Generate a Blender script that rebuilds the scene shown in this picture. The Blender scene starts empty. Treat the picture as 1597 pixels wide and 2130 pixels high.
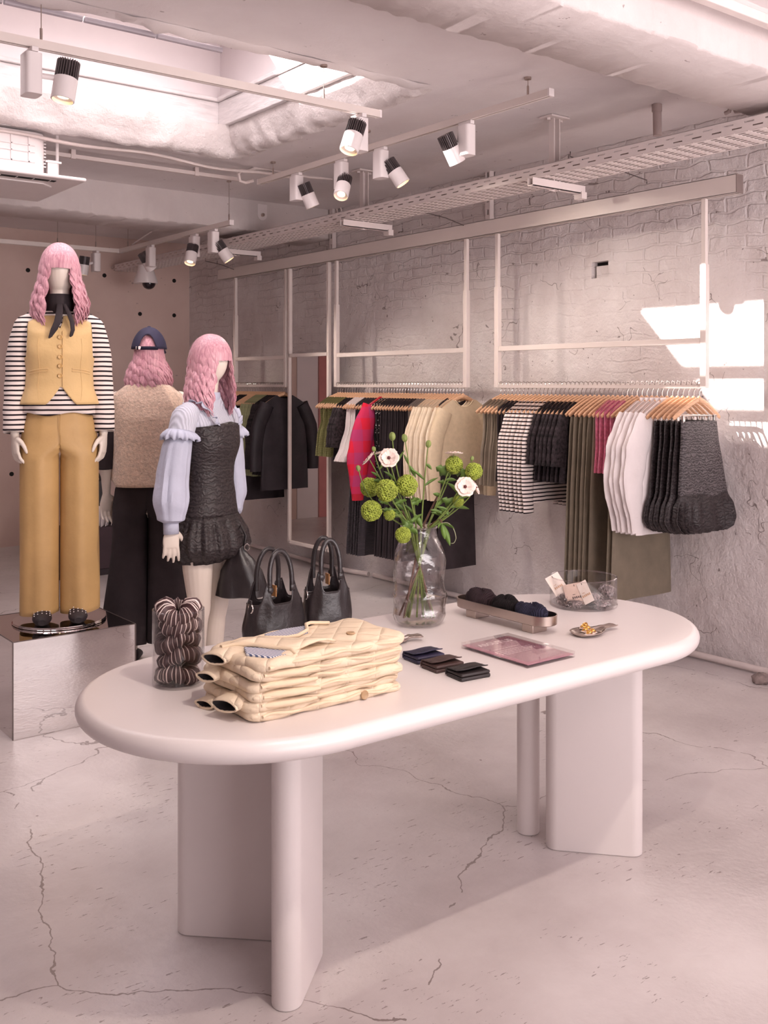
import bpy, math, random
from mathutils import Vector, Matrix, Euler, noise
PI = math.pi
rnd = random.Random(7)
scn = bpy.context.scene
COL = scn.collection
# ------------------------------------------------------------------ camera, light, exposure
CAM_H = 1.6
YAW = math.radians(37.64)
FPX = 2111.0
FW = Vector((math.sin(YAW), math.cos(YAW), 0)); RT = Vector((math.cos(YAW), -math.sin(YAW), 0))
cam = bpy.data.objects.new('camera', bpy.data.cameras.new('camera')); COL.objects.link(cam)
cam.location = (0, 0, CAM_H); cam.rotation_euler = (PI/2, 0, -YAW)
cam.data.sensor_fit = 'HORIZONTAL'; cam.data.sensor_width = 36.0
cam.data.lens = 36.0*FPX/1597.0
cam.data.shift_y = -265.0/1597.0
cam.data.clip_start = 0.05
scn.camera = cam
scn.view_settings.view_transform = 'Standard'; scn.view_settings.look = 'None'
scn.view_settings.gamma = 1.0; scn.view_settings.exposure = 0.40
scn.view_settings.use_curve_mapping = False

world = bpy.data.worlds.new('world'); scn.world = world; world.use_nodes = True
bg = world.node_tree.nodes['Background']
bg.inputs[0].default_value = (1.0, 0.91, 0.94, 1); bg.inputs[1].default_value = 1.6

def light(name, kind, loc, aim, energy, color, **kw):
    d = bpy.data.lights.new(name, kind); d.energy = energy; d.color = color
    for k, v in kw.items(): setattr(d, k, v)
    o = bpy.data.objects.new(name, d); COL.objects.link(o); o.location = loc
    o.rotation_euler = (Vector(aim)).to_track_quat('-Z', 'Y').to_euler()
    return o
# low sun through the clear panes of the skylight, landing on the brick wall
light('sun', 'SUN', (-6, 9, 8), (1.9, -0.91, -1.0), 17.0, (1.0, 0.93, 0.88), angle=math.radians(0.5))
# daylight through the roof light; upward ceiling fill added at the unseen shop front
light('skylight_daylight', 'AREA', (1.2, 5.1, 3.93), (0, 0, -1), 52.0, (1.0, 0.90, 0.91), shape='RECTANGLE', size=3.6, size_y=1.6, spread=math.radians(140))
light('shopfront_fill', 'AREA', (2.6, -2.05, 1.6), (0.1, 0.95, 0.8), 150.0, (1.0, 0.90, 0.905), shape='RECTANGLE', size=4.6, size_y=2.2, spread=math.radians(130))
WARM = (1.0, 0.87, 0.76)

# ------------------------------------------------------------------ helpers: pixels of the 1597x2130 frame to places in the room
def ray(px, py): return FW + RT*((px-798.5)/FPX) + Vector((0, 0, -(py-800.0)/FPX))
def on_z(px, py, z):
    r = ray(px, py); return Vector((0, 0, CAM_H)) + r*((z-CAM_H)/r.z)
def on_x(px, py, x):
    r = ray(px, py); return Vector((0, 0, CAM_H)) + r*(x/r.x)
def on_y(px, py, y):
    r = ray(px, py); return Vector((0, 0, CAM_H)) + r*(y/r.y)
def at_d(px, py, d): return Vector((0, 0, CAM_H)) + ray(px, py)*d
def lerp(a, b, t): return a+(b-a)*t
def interp(tab, z):
    # tab rows (z, a, b, ...) in rising z
    if z <= tab[0][0]: return tab[0][1:]
    for p, q in zip(tab, tab[1:]):
        if z <= q[0]:
            t = (z-p[0])/(q[0]-p[0]); t = t*t*(3-2*t)*0.5+t*0.5
            return tuple(lerp(a, b, t) for a, b in zip(p[1:], q[1:]))
    return tab[-1][1:]
def smooth(t):
    t = max(0, min(1, t)); return t*t*(3-2*t)
def spow(c, e): return math.copysign(abs(c)**e, c)

class M:
    def __init__(s): s.v = []; s.f = []
    def add(s, vs, fs):
        o = len(s.v); s.v += [tuple(v) for v in vs]; s.f += [tuple(i+o for i in f) for f in fs]; return s
    def box(s, c, size, rot=None):
        x, y, z = [k/2 for k in size]; R = rot or Matrix.Identity(3); c = Vector(c)
        vs = [c+R@Vector((a*x, b*y, d*z)) for a in (-1, 1) for b in (-1, 1) for d in (-1, 1)]
        return s.add(vs, [(0, 1, 3, 2), (4, 6, 7, 5), (0, 4, 5, 1), (2, 3, 7, 6), (0, 2, 6, 4), (1, 5, 7, 3)])
    def box2(s, a, b): return s.box([(p+q)/2 for p, q in zip(a, b)], [abs(q-p) for p, q in zip(a, b)])
    def loft(s, rings, cap=True, closed=True, cap2=None):
        n = len(rings[0]); vs = [p for r in rings for p in r]; fs = []
        for i in range(len(rings)-1):
            for j in range(n if closed else n-1):
                k = (j+1) % n
                fs.append((i*n+j, i*n+k, (i+1)*n+k, (i+1)*n+j))
        if cap: fs.append(tuple(range(n-1, -1, -1)))
        if (cap if cap2 is None else cap2): fs.append(tuple((len(rings)-1)*n+j for j in range(n)))
        return s.add(vs, fs)
    def tube(s, pts, r, n=8, cap=True, flat=(1, 1), up=None, rf=None):
        pts = [Vector(p) for p in pts]; m = len(pts)
        rs = list(r) if hasattr(r, '__len__') else [r]*m
        rings = []; nrm = None
        for i, p in enumerate(pts):
            t = (pts[min(i+1, m-1)]-pts[max(i-1, 0)])
            if t.length < 1e-9: t = Vector((0, 0, 1))
            t.normalize()
            if nrm is None:
                a = Vector(up) if up else (Vector((0, 0, 1)) if abs(t.z) < 0.9 else Vector((1, 0, 0)))
                nrm = (a-t*a.dot(t)).normalized()
            else:
                nrm = nrm-t*nrm.dot(t)
                nrm = nrm.normalized() if nrm.length > 1e-6 else t.orthogonal().normalized()
            b = t.cross(nrm)
            ring = []
            for j in range(n):
                th = 2*PI*j/n; rr = rs[i]*(rf(i/(m-1), th) if rf else 1)
                ring.append(p+nrm*(math.cos(th)*rr*flat[0])+b*(math.sin(th)*rr*flat[1]))
            rings.append(ring)
        return s.loft(rings, cap)
    def lathe(s, prof, n=32, c=(0, 0, 0), sx=1, sy=1, wob=None):
        rings = []
        for r, z in prof:
            rings.append([Vector((c[0]+r*sx*math.cos(2*PI*j/n)*(wob(2*PI*j/n, z) if wob else 1), c[1]+r*sy*math.sin(2*PI*j/n)*(wob(2*PI*j/n, z) if wob else 1), c[2]+z)) for j in range(n)])
        return s.loft(rings, prof[0][0] > 1e-6, True, prof[-1][0] > 1e-6)
    def ball(s, c, r, nu=16, nv=10, R=None, f=None):
        if not hasattr(r, '__len__'): r = (r, r, r)
        rings = []; c = Vector(c)
        for i in range(nv+1):
            a = PI*(i/nv) if 0 < i < nv else PI*(0.004 if i == 0 else 0.996)
            ring = []
            for j in range(nu):
                th = 2*PI*j/nu
                u = Vector((math.sin(a)*math.cos(th), math.sin(a)*math.sin(th), -math.cos(a)))
                k = f(u) if f else 1
                q = Vector((u.x*r[0]*k, u.y*r[1]*k, u.z*r[2]*k))
                if R: q = R@q
                ring.append(c+q)
            rings.append(ring)
        return s.loft(rings, True)
    def grid(s, rows, closed=False):
        n = len(rows[0]); vs = [p for r in rows for p in r]; fs = []
        for i in range(len(rows)-1):
            for j in range(n if closed else n-1):
                k = (j+1) % n
                fs.append((i*n+j, i*n+k, (i+1)*n+k, (i+1)*n+j))
        return s.add(vs, fs)
    def prism(s, poly, z0, z1):
        n = len(poly)
        vs = [(x, y, z0) for x, y in poly]+[(x, y, z1) for x, y in poly]
        fs = [tuple(range(n-1, -1, -1)), tuple(range(n, 2*n))]+[(i, (i+1) % n, n+(i+1) % n, n+i) for i in range(n)]
        return s.add(vs, fs)
    def xform(s, mat):
        s.v = [tuple(mat@Vector(v)) for v in s.v]; return s
    def build(s, name, mat, parent=None, sm=True, ang=45, bevel=0, solid=0, sub=0, remesh=0, off=0.0):
        me = bpy.data.meshes.new(name); me.from_pydata(s.v, [], s.f); me.update()
        if mat: me.materials.append(mat)
        if sm:
            me.shade_smooth()
            if not remesh: me.set_sharp_from_angle(angle=math.radians(ang))
        o = bpy.data.objects.new(name, me); COL.objects.link(o)
        if parent: o.parent = parent
        if remesh:
            k = o.modifiers.new('r', 'REMESH'); k.mode = 'VOXEL'; k.voxel_size = remesh; k.use_smooth_shade = True
            k = o.modifiers.new('s', 'SMOOTH'); k.factor = 0.5; k.iterations = 3
        if bevel:
            k = o.modifiers.new('b', 'BEVEL'); k.width = bevel; k.segments = 3; k.limit_method = 'ANGLE'; k.angle_limit = math.radians(40)
        if solid:
            k = o.modifiers.new('so', 'SOLIDIFY'); k.thickness = solid; k.offset = off
        if sub:
            k = o.modifiers.new('sub', 'SUBSURF'); k.levels = sub; k.render_levels = sub
        return o
def tag(o, label=None, cat=None, group=None, kind=None):
    if label: o['label'] = label
    if cat: o['category'] = cat
    if group: o['group'] = group
    if kind: o['kind'] = kind
    return o
def thing(name, label, cat, loc=(0, 0, 0), rz=0, group=None):
    o = bpy.data.objects.new(name, None); COL.objects.link(o); o.empty_display_size = 0.05
    o.location = loc; o.rotation_euler = (0, 0, rz)
    return tag(o, label, cat, group)
def struct(m, name, mat, **k): return tag(m.build(name, mat, **k), kind='structure')
def copy_tree(o, parent=None):
    c = o.copy(); COL.objects.link(c); c.parent = parent
    for ch in list(o.children): copy_tree(ch, c)
    return c
ONES = ['', 'first', 'second', 'third', 'fourth', 'fifth', 'sixth', 'seventh', 'eighth', 'ninth', 'tenth', 'eleventh', 'twelfth', 'thirteenth', 'fourteenth', 'fifteenth', 'sixteenth', 'seventeenth', 'eighteenth', 'nineteenth']
def nth(n):
    if n < 20: return ONES[n]
    t = {2: 'twenty', 3: 'thirty', 4: 'forty', 5: 'fifty', 6: 'sixty'}[n//10]
    return t+'-'+ONES[n % 10] if n % 10 else t[:-1]+'ieth'

# ------------------------------------------------------------------ materials
def lin(c):
    if isinstance(c, str): c = tuple(int(c[i:i+2], 16)/255 for i in (0, 2, 4))
    return tuple(x/12.92 if x <= 0.04045 else ((x+0.055)/1.055)**2.4 for x in c)+(1,)
class NT:
    def __init__(s, name):
        s.m = bpy.data.materials.new(name); s.m.use_nodes = True; s.t = s.m.node_tree; s.b = s.t.nodes['Principled BSDF']; s.out = s.t.nodes['Material Output']
        s.co = s.t.nodes.new('ShaderNodeTexCoord')
    def n(s, kind, **kw):
        q = s.t.nodes.new('ShaderNode'+kind)
        for k, v in kw.items():
            if k.startswith('i_'): q.inputs[k[2:].replace('_', ' ')].default_value = v
            else: setattr(q, k, v)
        return q
    def l(s, a, b): s.t.links.new(a, b)
    def obj(s, scale=(1, 1, 1), rot=(0, 0, 0)):
        mp = s.n('Mapping'); mp.inputs['Scale'].default_value = scale; mp.inputs['Rotation'].default_value = rot
        s.l(s.co.outputs['Object'], mp.inputs[0]); return mp.outputs[0]
    def noise(s, scale, detail=4, rough=0.55, vec=None, dist=0):
        q = s.n('TexNoise'); q.inputs['Scale'].default_value = scale; q.inputs['Detail'].default_value = detail; q.inputs['Roughness'].default_value = rough; q.inputs['Distortion'].default_value = dist
        s.l(vec or s.co.outputs['Object'], q.inputs['Vector']); return q.outputs[0]
    def ramp(s, fac, stops):
        q = s.n('ValToRGB'); e = q.color_ramp.elements
        while len(e) < len(stops): e.new(0.5)
        for k, (p, c) in zip(e, stops): k.position = p; k.color = c if len(c) == 4 else tuple(c)+(1,)
        s.l(fac, q.inputs[0]); return q.outputs[0]
    def mix(s, fac, a, b, mode='MIX'):
        q = s.n('Mix', data_type='RGBA', blend_type=mode)
        for sock, v in ((q.inputs[0], fac), (q.inputs[6], a), (q.inputs[7], b)):
            if isinstance(v, (int, float, tuple)): sock.default_value = v
            else: s.l(v, sock)
        return q.outputs[2]
    def math(s, op, a, b=0.0, c=None, clamp=False):
        q = s.n('Math', operation=op, use_clamp=clamp)
        for sock, v in zip(q.inputs, (a, b) if c is None else (a, b, c)):
            if isinstance(v, (int, float)): sock.default_value = v
            else: s.l(v, sock)
        return q.outputs[0]
    def bump(s, h, strength=0.3, dist=0.01, prev=None):
        q = s.n('Bump'); q.inputs['Strength'].default_value = strength; q.inputs['Distance'].default_value = dist
        s.l(h, q.inputs['Height'])
        if prev: s.l(prev, q.inputs['Normal'])
        s.l(q.outputs[0], s.b.inputs['Normal']); return q.outputs[0]
    def set(s, **kw):
        for k, v in kw.items():
            i = s.b.inputs[{'col': 'Base Color', 'rough': 'Roughness', 'metal': 'Metallic', 'spec': 'Specular IOR Level', 'trans': 'Transmission Weight', 'ior': 'IOR', 'sheen': 'Sheen Weight', 'coat': 'Coat Weight'}[k]]
            if isinstance(v, (int, float, tuple)): i.default_value = v
            else: s.l(v, i)
        return s.m
def mat(name, c, rough=0.6, var=0.06, vs=6.0, bump=None, metal=0, spec=0.5, sheen=0, aniso=(1, 1, 1)):
    t = NT(name); c = lin(c)
    v = t.obj(aniso)
    d = tuple(x*(1-var*2) for x in c[:3])+(1,); u = tuple(min(1, x*(1+var)) for x in c[:3])+(1,)
    t.set(col=t.ramp(t.noise(vs, 5, 0.6, v), [(0.3, d), (0.7, u)]), rough=rough, metal=metal, spec=spec, sheen=sheen)
    if bump: t.bump(t.noise(bump[0], 4, 0.6, v), bump[1], bump[2] if len(bump) > 2 else 0.005)
    return t.m

def wall_mat():
    # painted rough brick, plastered over in large patches, on the plane x = const
    t = NT('painted_brick_wall')
    sep = t.n('SeparateXYZ'); t.l(t.co.outputs['Object'], sep.inputs[0])
    cmb = t.n('CombineXYZ'); t.l(sep.outputs[1], cmb.inputs[0]); t.l(sep.outputs[2], cmb.inputs[1])
    wob = t.n('TexNoise'); wob.inputs['Scale'].default_value = 5; t.l(t.co.outputs['Object'], wob.inputs['Vector'])
    add = t.n('VectorMath', operation='MULTIPLY_ADD'); t.l(wob.outputs[1], add.inputs[0]); add.inputs[1].default_value = (0.09, 0.085, 0); t.l(cmb.outputs[0], add.inputs[2])
    br = t.n('TexBrick'); t.l(add.outputs[0], br.inputs['Vector'])
    for k, v in (('Scale', 1.0), ('Mortar Size', 0.010), ('Mortar Smooth', 0.6), ('Brick Width', 0.24), ('Row Height', 0.078)): br.inputs[k].default_value = v
    mortar = br.outputs['Fac']
    patch = t.noise(1.0, 6, 0.65)
    hgt = t.math('MULTIPLY_ADD', sep.outputs[2], 0.24, -0.42)
    mask = t.math('MULTIPLY', t.math('ADD', t.math('SUBTRACT', patch, 0.5), hgt), 3.2, clamp=True)
    m1 = t.math('MULTIPLY', mortar, mask)
    rough = t.noise(9, 8, 0.68)
    lump = t.noise(3.0, 5, 0.6)
    h = t.math('ADD', t.math('MULTIPLY', m1, -0.40), t.math('ADD', t.math('MULTIPLY', rough, 0.95), t.math('MULTIPLY', lump, 1.5)))
    # pits and cracks in the paint
    vor = t.n('TexVoronoi', feature='DISTANCE_TO_EDGE'); vor.inputs['Scale'].default_value = 3.1
    dv = t.n('VectorMath', operation='MULTIPLY_ADD'); t.l(wob.outputs[1], dv.inputs[0]); dv.inputs[1].default_value = (0.4, 0.4, 0.4); t.l(t.co.outputs['Object'], dv.inputs[2]); t.l(dv.outputs[0], vor.inputs['Vector'])
    cr = t.math('MULTIPLY', t.math('LESS_THAN', vor.outputs['Distance'], 0.006), t.math('GREATER_THAN', t.noise(2.3, 3, 0.6), 0.57))
    sp = t.math('MULTIPLY', t.math('GREATER_THAN', t.noise(26, 3, 0.5), 0.70), t.math('GREATER_THAN', t.noise(3.6, 4, 0.6), 0.53))
    mo = t.math('MULTIPLY', t.math('GREATER_THAN', m1, 0.62), t.math('GREATER_THAN', t.noise(7.5, 3, 0.6), 0.66))
    dark = t.math('MAXIMUM', t.math('MAXIMUM', cr, sp), mo, clamp=True)
    base = t.ramp(t.noise(2.2, 6, 0.62), [(0.3, lin('d6cac8')), (0.72, lin('eee6e5'))])
    t.set(col=t.mix(t.math('MULTIPLY', dark, 0.7), base, lin('6a5752')), rough=0.55, spec=0.35)
    t.bump(t.math('SUBTRACT', h, t.math('MULTIPLY', dark, 0.5)), 0.75, 0.035)
    return t.m
def plaster_mat(name, a, b, rough_h=0.4, scale=7, dark=0.5, rgh=0.6):
    t = NT(name)
    base = t.ramp(t.noise(1.6, 6, 0.62), [(0.3, lin(a)), (0.7, lin(b))])
    sp = t.math('MULTIPLY', t.math('GREATER_THAN', t.noise(14, 4, 0.6), 0.68), t.math('GREATER_THAN', t.noise(1.9, 4, 0.6), 0.54))
    t.set(col=t.mix(t.math('MULTIPLY', sp, dark), base, lin('6a5652')), rough=rgh, spec=0.3)
    h = t.math('ADD', t.noise(scale, 7, 0.65), t.math('MULTIPLY', sp, -0.4))
    t.bump(h, rough_h, 0.02)
    return t.m
def floor_mat():
    t = NT('painted_concrete_floor')
    base = t.ramp(t.noise(0.9, 7, 0.62), [(0.3, lin('a99e9d')), (0.5, lin('c2b8b7')), (0.72, lin('d6cecd'))])
    wv = t.n('TexNoise'); wv.inputs['Scale'].default_value = 2.4; wv.inputs['Detail'].default_value = 6; t.l(t.co.outputs['Object'], wv.inputs['Vector'])
    dv = t.n('VectorMath', operation='MULTIPLY_ADD'); t.l(wv.outputs[1], dv.inputs[0]); dv.inputs[1].default_value = (0.35, 0.35, 0.35); t.l(t.co.outputs['Object'], dv.inputs[2])
    vor = t.n('TexVoronoi', feature='DISTANCE_TO_EDGE'); vor.inputs['Scale'].default_value = 0.62; t.l(dv.outputs[0], vor.inputs['Vector'])
    crack = t.math('MULTIPLY', t.math('LESS_THAN', vor.outputs['Distance'], 0.0016), t.math('GREATER_THAN', t.noise(1.3, 3, 0.6), 0.44))
    sc = t.obj((3.5, 16, 1), (0, 0, 0.5))
    chips = t.math('MULTIPLY', t.math('GREATER_THAN', t.noise(5.0, 4, 0.65, sc), 0.63), t.math('GREATER_THAN', t.noise(2.1, 4, 0.6), 0.53))
    dots = t.math('GREATER_THAN', t.noise(19, 2, 0.5), 0.765)
    dk = t.math('MAXIMUM', t.math('MAXIMUM', crack, chips), dots, clamp=True)
    stain = t.math('MULTIPLY', t.math('SUBTRACT', t.noise(1.15, 6, 0.65), 0.575), 5.0, clamp=True)
    col = t.mix(t.math('MULTIPLY', stain, 0.45), base, lin('8d7b76'))
    t.set(col=t.mix(t.math('MULTIPLY', dk, 0.75), col, lin('66544f')), rough=t.math('ADD', 0.25, t.math('MULTIPLY', t.noise(3.2, 4, 0.6), 0.12)), spec=0.9)
    n1 = t.bump(t.noise(38, 3, 0.55), 0.16, 0.012)
    t.bump(t.noise(2.5, 3, 0.5), 0.12, 0.02, n1)
    return t.m
def stripe_mat(name, a, b, period, duty, axis=2, rough=0.8, wob=0.25, bumps=True):
    t = NT(name)
    sep = t.n('SeparateXYZ'); t.l(t.co.outputs['Object'], sep.inputs[0])
    s = t.math('ADD', t.math('DIVIDE', sep.outputs[axis], period), t.math('MULTIPLY', t.noise(7, 2, 0.5), wob))
    k = t.math('LESS_THAN', t.math('FRACT', s), duty)
    t.set(col=t.mix(k, lin(a), lin(b)), rough=rough, spec=0.2)
    if bumps: t.bump(t.noise(22, 3, 0.5), 0.25, 0.01)
    return t.m
def rib_mat(name, c, freq, axis=0, strength=0.5, rough=0.9, var=0.25):
    t = NT(name); c = lin(c)
    w = t.n('TexWave', bands_direction='XYZ'[axis]); w.inputs['Scale'].default_value = freq; w.inputs['Distortion'].default_value = 0.6; w.inputs['Detail'].default_value = 1.5
    t.l(t.co.outputs['Object'], w.inputs['Vector'])
    d = tuple(x*(1-var*1.6) for x in c[:3])+(1,); u = tuple(min(1, x*(1+var)) for x in c[:3])+(1,)
    t.set(col=t.mix(w.outputs['Fac'], d, u), rough=rough, spec=0.2)
    t.bump(w.outputs['Fac'], strength, 0.004); return t.m
def jacquard_mat(name, c, hi, scale=16):
    t = NT(name)
    w = t.n('TexWave', wave_type='RINGS'); w.inputs['Scale'].default_value = scale*0.45; w.inputs['Distortion'].default_value = 9; w.inputs['Detail'].default_value = 2; w.inputs['Detail Scale'].default_value = 2.2
    t.l(t.co.outputs['Object'], w.inputs['Vector'])
    t.set(col=t.mix(w.outputs['Fac'], lin(c), lin(hi)), rough=0.5, spec=0.4)
    t.bump(w.outputs['Fac'], 0.45, 0.005); return t.m
def hair_mat(name, a, b):
    t = NT(name)
    v = t.obj((140, 140, 5))
    t.set(col=t.ramp(t.noise(1.0, 3, 0.6, v), [(0.3, lin(a)), (0.7, lin(b))]), rough=0.38, spec=0.45, sheen=0.2)
    t.bump(t.noise(1.5, 2, 0.5, v), 0.35, 0.004); return t.m
def dot_mat(name, a, b, scale):
    t = NT(name)
    v = t.n('TexVoronoi'); v.inputs['Scale'].default_value = scale; t.l(t.co.outputs['Object'], v.inputs['Vector'])
    t.set(col=t.mix(t.math('LESS_THAN', v.outputs['Distance'], 0.25), lin(a), lin(b)), rough=0.8); return t.m
def plaid_mat(name):
    t = NT(name)
    sep = t.n('SeparateXYZ'); t.l(t.co.outputs['Object'], sep.inputs[0])
    a = t.math('GREATER_THAN', t.math('FRACT', t.math('DIVIDE', sep.outputs[2], 0.17)), 0.5)
    b = t.math('GREATER_THAN', t.math('FRACT', t.math('DIVIDE', sep.outputs[0], 0.15)), 0.5)
    c = t.mix(t.math('MULTIPLY', t.math('ADD', a, b), 0.5), lin('d2243c'), lin('b03a68'))
    t.set(col=c, rough=0.9, spec=0.2); t.bump(t.noise(60, 3, 0.6), 0.3, 0.004); return t.m
def glass_mat(name, tint=(1, 1, 1), refl=1.0, rough=0.02, bump=None):
    # thin clear wall: straight-through light plus a Fresnel reflection
    t = NT(name); t.t.nodes.remove(t.b)
    tr = t.n('BsdfTransparent'); tr.inputs[0].default_value = tint+(1,)
    gl = t.n('BsdfGlossy'); gl.inputs['Roughness'].default_value = rough
    fr = t.n('LayerWeight'); fr.inputs['Blend'].default_value = 0.5
    k = t.math('ADD', 0.035, t.math('MULTIPLY', t.math('POWER', fr.outputs['Facing'], 3.5), 0.75))
    mx = t.n('MixShader'); t.l(t.math('MULTIPLY', k, refl, clamp=True), mx.inputs[0]); t.l(tr.outputs[0], mx.inputs[1]); t.l(gl.outputs[0], mx.inputs[2]); t.l(mx.outputs[0], t.out.inputs[0])
    if bump:
        q = t.n('Bump'); q.inputs['Strength'].default_value = bump[1]; q.inputs['Distance'].default_value = 0.01; t.l(t.noise(bump[0], 3, 0.5), q.inputs['Height'])
        t.l(q.outputs[0], gl.inputs['Normal']); t.l(q.outputs[0], fr.inputs['Normal'])
    return t.m
def emit_mat(name, c, s):
    t = NT(name); t.set(col=lin(c)); t.b.inputs['Emission Color'].default_value = lin(c); t.b.inputs['Emission Strength'].default_value = s; return t.m
def quilt_mat(name, c):
    t = NT(name)
    v = t.obj((1, 1, 1), (0, 0, PI/4))
    sep = t.n('SeparateXYZ'); t.l(v, sep.inputs[0])
    f = [t.math('ABSOLUTE', t.math('SUBTRACT', t.math('FRACT', t.math('DIVIDE', sep.outputs[k], 0.062)), 0.5)) for k in (0, 1)]
    h = t.math('MAXIMUM', f[0], f[1])
    h = t.math('POWER', t.math('MULTIPLY', h, 2.0), 5.0)
    c = lin(c)
    t.set(col=t.ramp(t.noise(9, 4, 0.6), [(0.3, tuple(x*0.9 for x in c[:3])+(1,)), (0.7, c)]), rough=0.85, spec=0.2)
    n1 = t.bump(t.math('MULTIPLY', h, -1.0), 0.5, 0.008)
    t.bump(t.noise(26, 4, 0.6), 0.4, 0.01, n1); return t.m
W_WALL = wall_mat()
W_BACK = plaster_mat('smooth_concrete_wall', 'cdb2a8', 'd9c0b6', 0.15, 5, 0.5)
W_SIDE = plaster_mat('plain_plaster_wall', 'd8cfce', 'e2dbda', 0.2)
W_CEIL = plaster_mat('painted_ceiling', 'dad1d1', 'e5dede', 0.35, 6, 0.5)
W_BEAM = plaster_mat('painted_concrete_beam', 'c3b8b6', 'd3c9c7', 0.5, 6, 0.55)
W_ROUGH = plaster_mat('hacked_plaster_edge', 'cfc5c3', 'e2d9d7', 1.0, 11, 0.25)
W_TIMBER = mat('white_painted_timber', 'e5dede', 0.55, 0.1, 5, (6, 0.7, 0.01), aniso=(1, 1, 6))
W_SHAFT = mat('white_shaft_board', 'e8dfe0', 0.5, 0.03, 2)
FLOOR = floor_mat()
WHITE_METAL = mat('white_powder_coat', 'ddd0ca', 0.4, 0.02, 3)
TRAY_MET = mat('painted_cable_tray', 'dccfcc', 0.45, 0.03, 4)
WHITE_PL = mat('white_plastic', 'e3d9d8', 0.35, 0.02, 3)
TABLE = mat('satin_white_lacquer', 'dcd3d1', 0.32, 0.015, 2.0, (70, 0.05, 0.002))
DARK_MET = mat('dark_fins', '6f6465', 0.4, 0.1, 4, metal=0.4)
BLACK = mat('black_gap', '17110f', 0.8, 0.1)
MIRROR = mat('mirror_glass', 'd2cbc9', 0.015, 0.0, 1, metal=1.0)
MIRROR_T = mat('mirrored_acrylic', 'ddd8d8', 0.03, 0.02, 2, metal=1.0)
SKIN = mat('mannequin_cream', 'dccfc4', 0.42, 0.02, 3)
HAIR = hair_mat('pink_hair', 'ad7383', 'deaab4')
STRIPE = stripe_mat('breton_stripe', 'e6d8d2', '241b20', 0.0235, 0.36)
VEST_Y = mat('mustard_satin_cloth', 'd3b07a', 0.66, 0.05, 5, (9, 0.25, 0.02), sheen=0.2)
TROU_Y = mat('camel_satin_cloth', 'bd9864', 0.58, 0.06, 5, (7, 0.2, 0.02))
FLEECE = mat('cream_fleece', 'dcc0ab', 0.95, 0.12, 60, (70, 0.9, 0.01), sheen=0.4)
BLK = mat('black_cloth', '383033', 0.85, 0.15, 8, (30, 0.2, 0.005), spec=0.25)
BLK_SATIN = mat('black_velvet', '2a2227', 0.55, 0.2, 8, (20, 0.3, 0.01), spec=0.35)
BLK_LACE = mat('black_lace', '352c2f', 0.8, 0.5, 55, (60, 0.6, 0.004), spec=0.3)
JACQ = jacquard_mat('black_jacquard', '231c1e', '362e2f', 34)
JACQ_G = jacquard_mat('grey_black_jacquard', '2f292b', '5f585a', 44)
BLUE = mat('pale_blue_cotton', 'b6b8ca', 0.75, 0.05, 6, (16, 0.35, 0.01))
BLUE_RIB = rib_mat('pale_blue_pleats', 'c3c3d0', 26, 0, 0.5, 0.75, 0.1)
NAVY = mat('navy_cotton', '2b2741', 0.8, 0.1, 20)
LEATHER = mat('black_leather', '251e20', 0.33, 0.15, 12, (55, 0.35, 0.004), spec=0.5)
SILVER = mat('polished_silver', 'cfc8c4', 0.18, 0.05, 5, metal=1.0)
STEEL = mat('brushed_steel', 'b9aaa2', 0.3, 0.05, 5, metal=1.0)
GOLD = mat('polished_gold', 'eebd6c', 0.22, 0.05, 5, metal=1.0)
WOODH = mat('beech_hanger_wood', 'd3a683', 0.45, 0.12, 5, aniso=(4, 30, 30))
CREAMK = mat('cream_knit', 'dfcdb4', 0.92, 0.05, 30, (80, 0.35, 0.004))
BEIGEK = mat('beige_knit', 'd0bb9d', 0.92, 0.05, 30, (90, 0.4, 0.004))
OLIVE = rib_mat('olive_cable_knit', '807c52', 42, 2, 0.6)
GREENK = mat('sage_green_knit', '9a9a74', 0.95, 0.12, 40, (80, 0.5, 0.005))
KHAKI = mat('khaki_twill', '7c7060', 0.8, 0.08, 10, (20, 0.25, 0.01))
KHAKI_V = mat('olive_grey_twill', '87796a', 0.8, 0.08, 10, (30, 0.3, 0.008))
PINKK = mat('pink_fuzzy_knit', 'cf6a87', 0.95, 0.15, 60, (80, 0.8, 0.008), sheen=0.5)
WHITEC = mat('white_poplin', 'e6dcdb', 0.7, 0.03, 6, (10, 0.35, 0.015))
RED = plaid_mat('red_plaid_knit')
GREYRIB = rib_mat('charcoal_crinkle', '423c40', 34, 2, 0.6)
GREYK = rib_mat('grey_ribbed_knit', '8b8079', 60, 0, 0.5)
PUFF = mat('pale_quilted_shell', 'b9afab', 0.5, 0.05, 10)
DOTS = dot_mat('black_with_white_dots', '1c1618', 'd9cfcd', 55)
# ------------------------------------------------------------------ the room
XL, XR, YF, YB, ZC = -3.0, 5.15, -2.2, 10.2, 3.15
struct(M().box2((XL-.2, YF-.2, -.15), (XR+.25, YB+.25, 0)), 'floor', FLOOR, sm=False)
# right wall with one brick-sized recess
hA = on_x(1230, 546, XR); hB = on_x(1265, 576, XR)
y0, y1, z0, z1 = hB.y, hA.y, hB.z, hA.z
w = M()
for a, b in (((YF, 0), (y0, 4.3)), ((y1, 0), (YB+.2, 4.3)), ((y0, 0), (y1, z0)), ((y0, z1), (y1, 4.3))):
    w.box2((XR, a[0], a[1]), (XR+.2, b[0], b[1]))
WALL_R = struct(w, 'wall_right', W_WALL, sm=False)
struct(M().box2((XR+.06, y0-.02, z0-.02), (XR+.19, y1+.02, z1+.02)), 'trim_1', BLACK, sm=False)
struct(M().box2((XR+.022, y0+.016, z0-.01), (XR+.08, y1-.022, z1-.026)), 'trim_2', W_WALL, bevel=.004)
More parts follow.
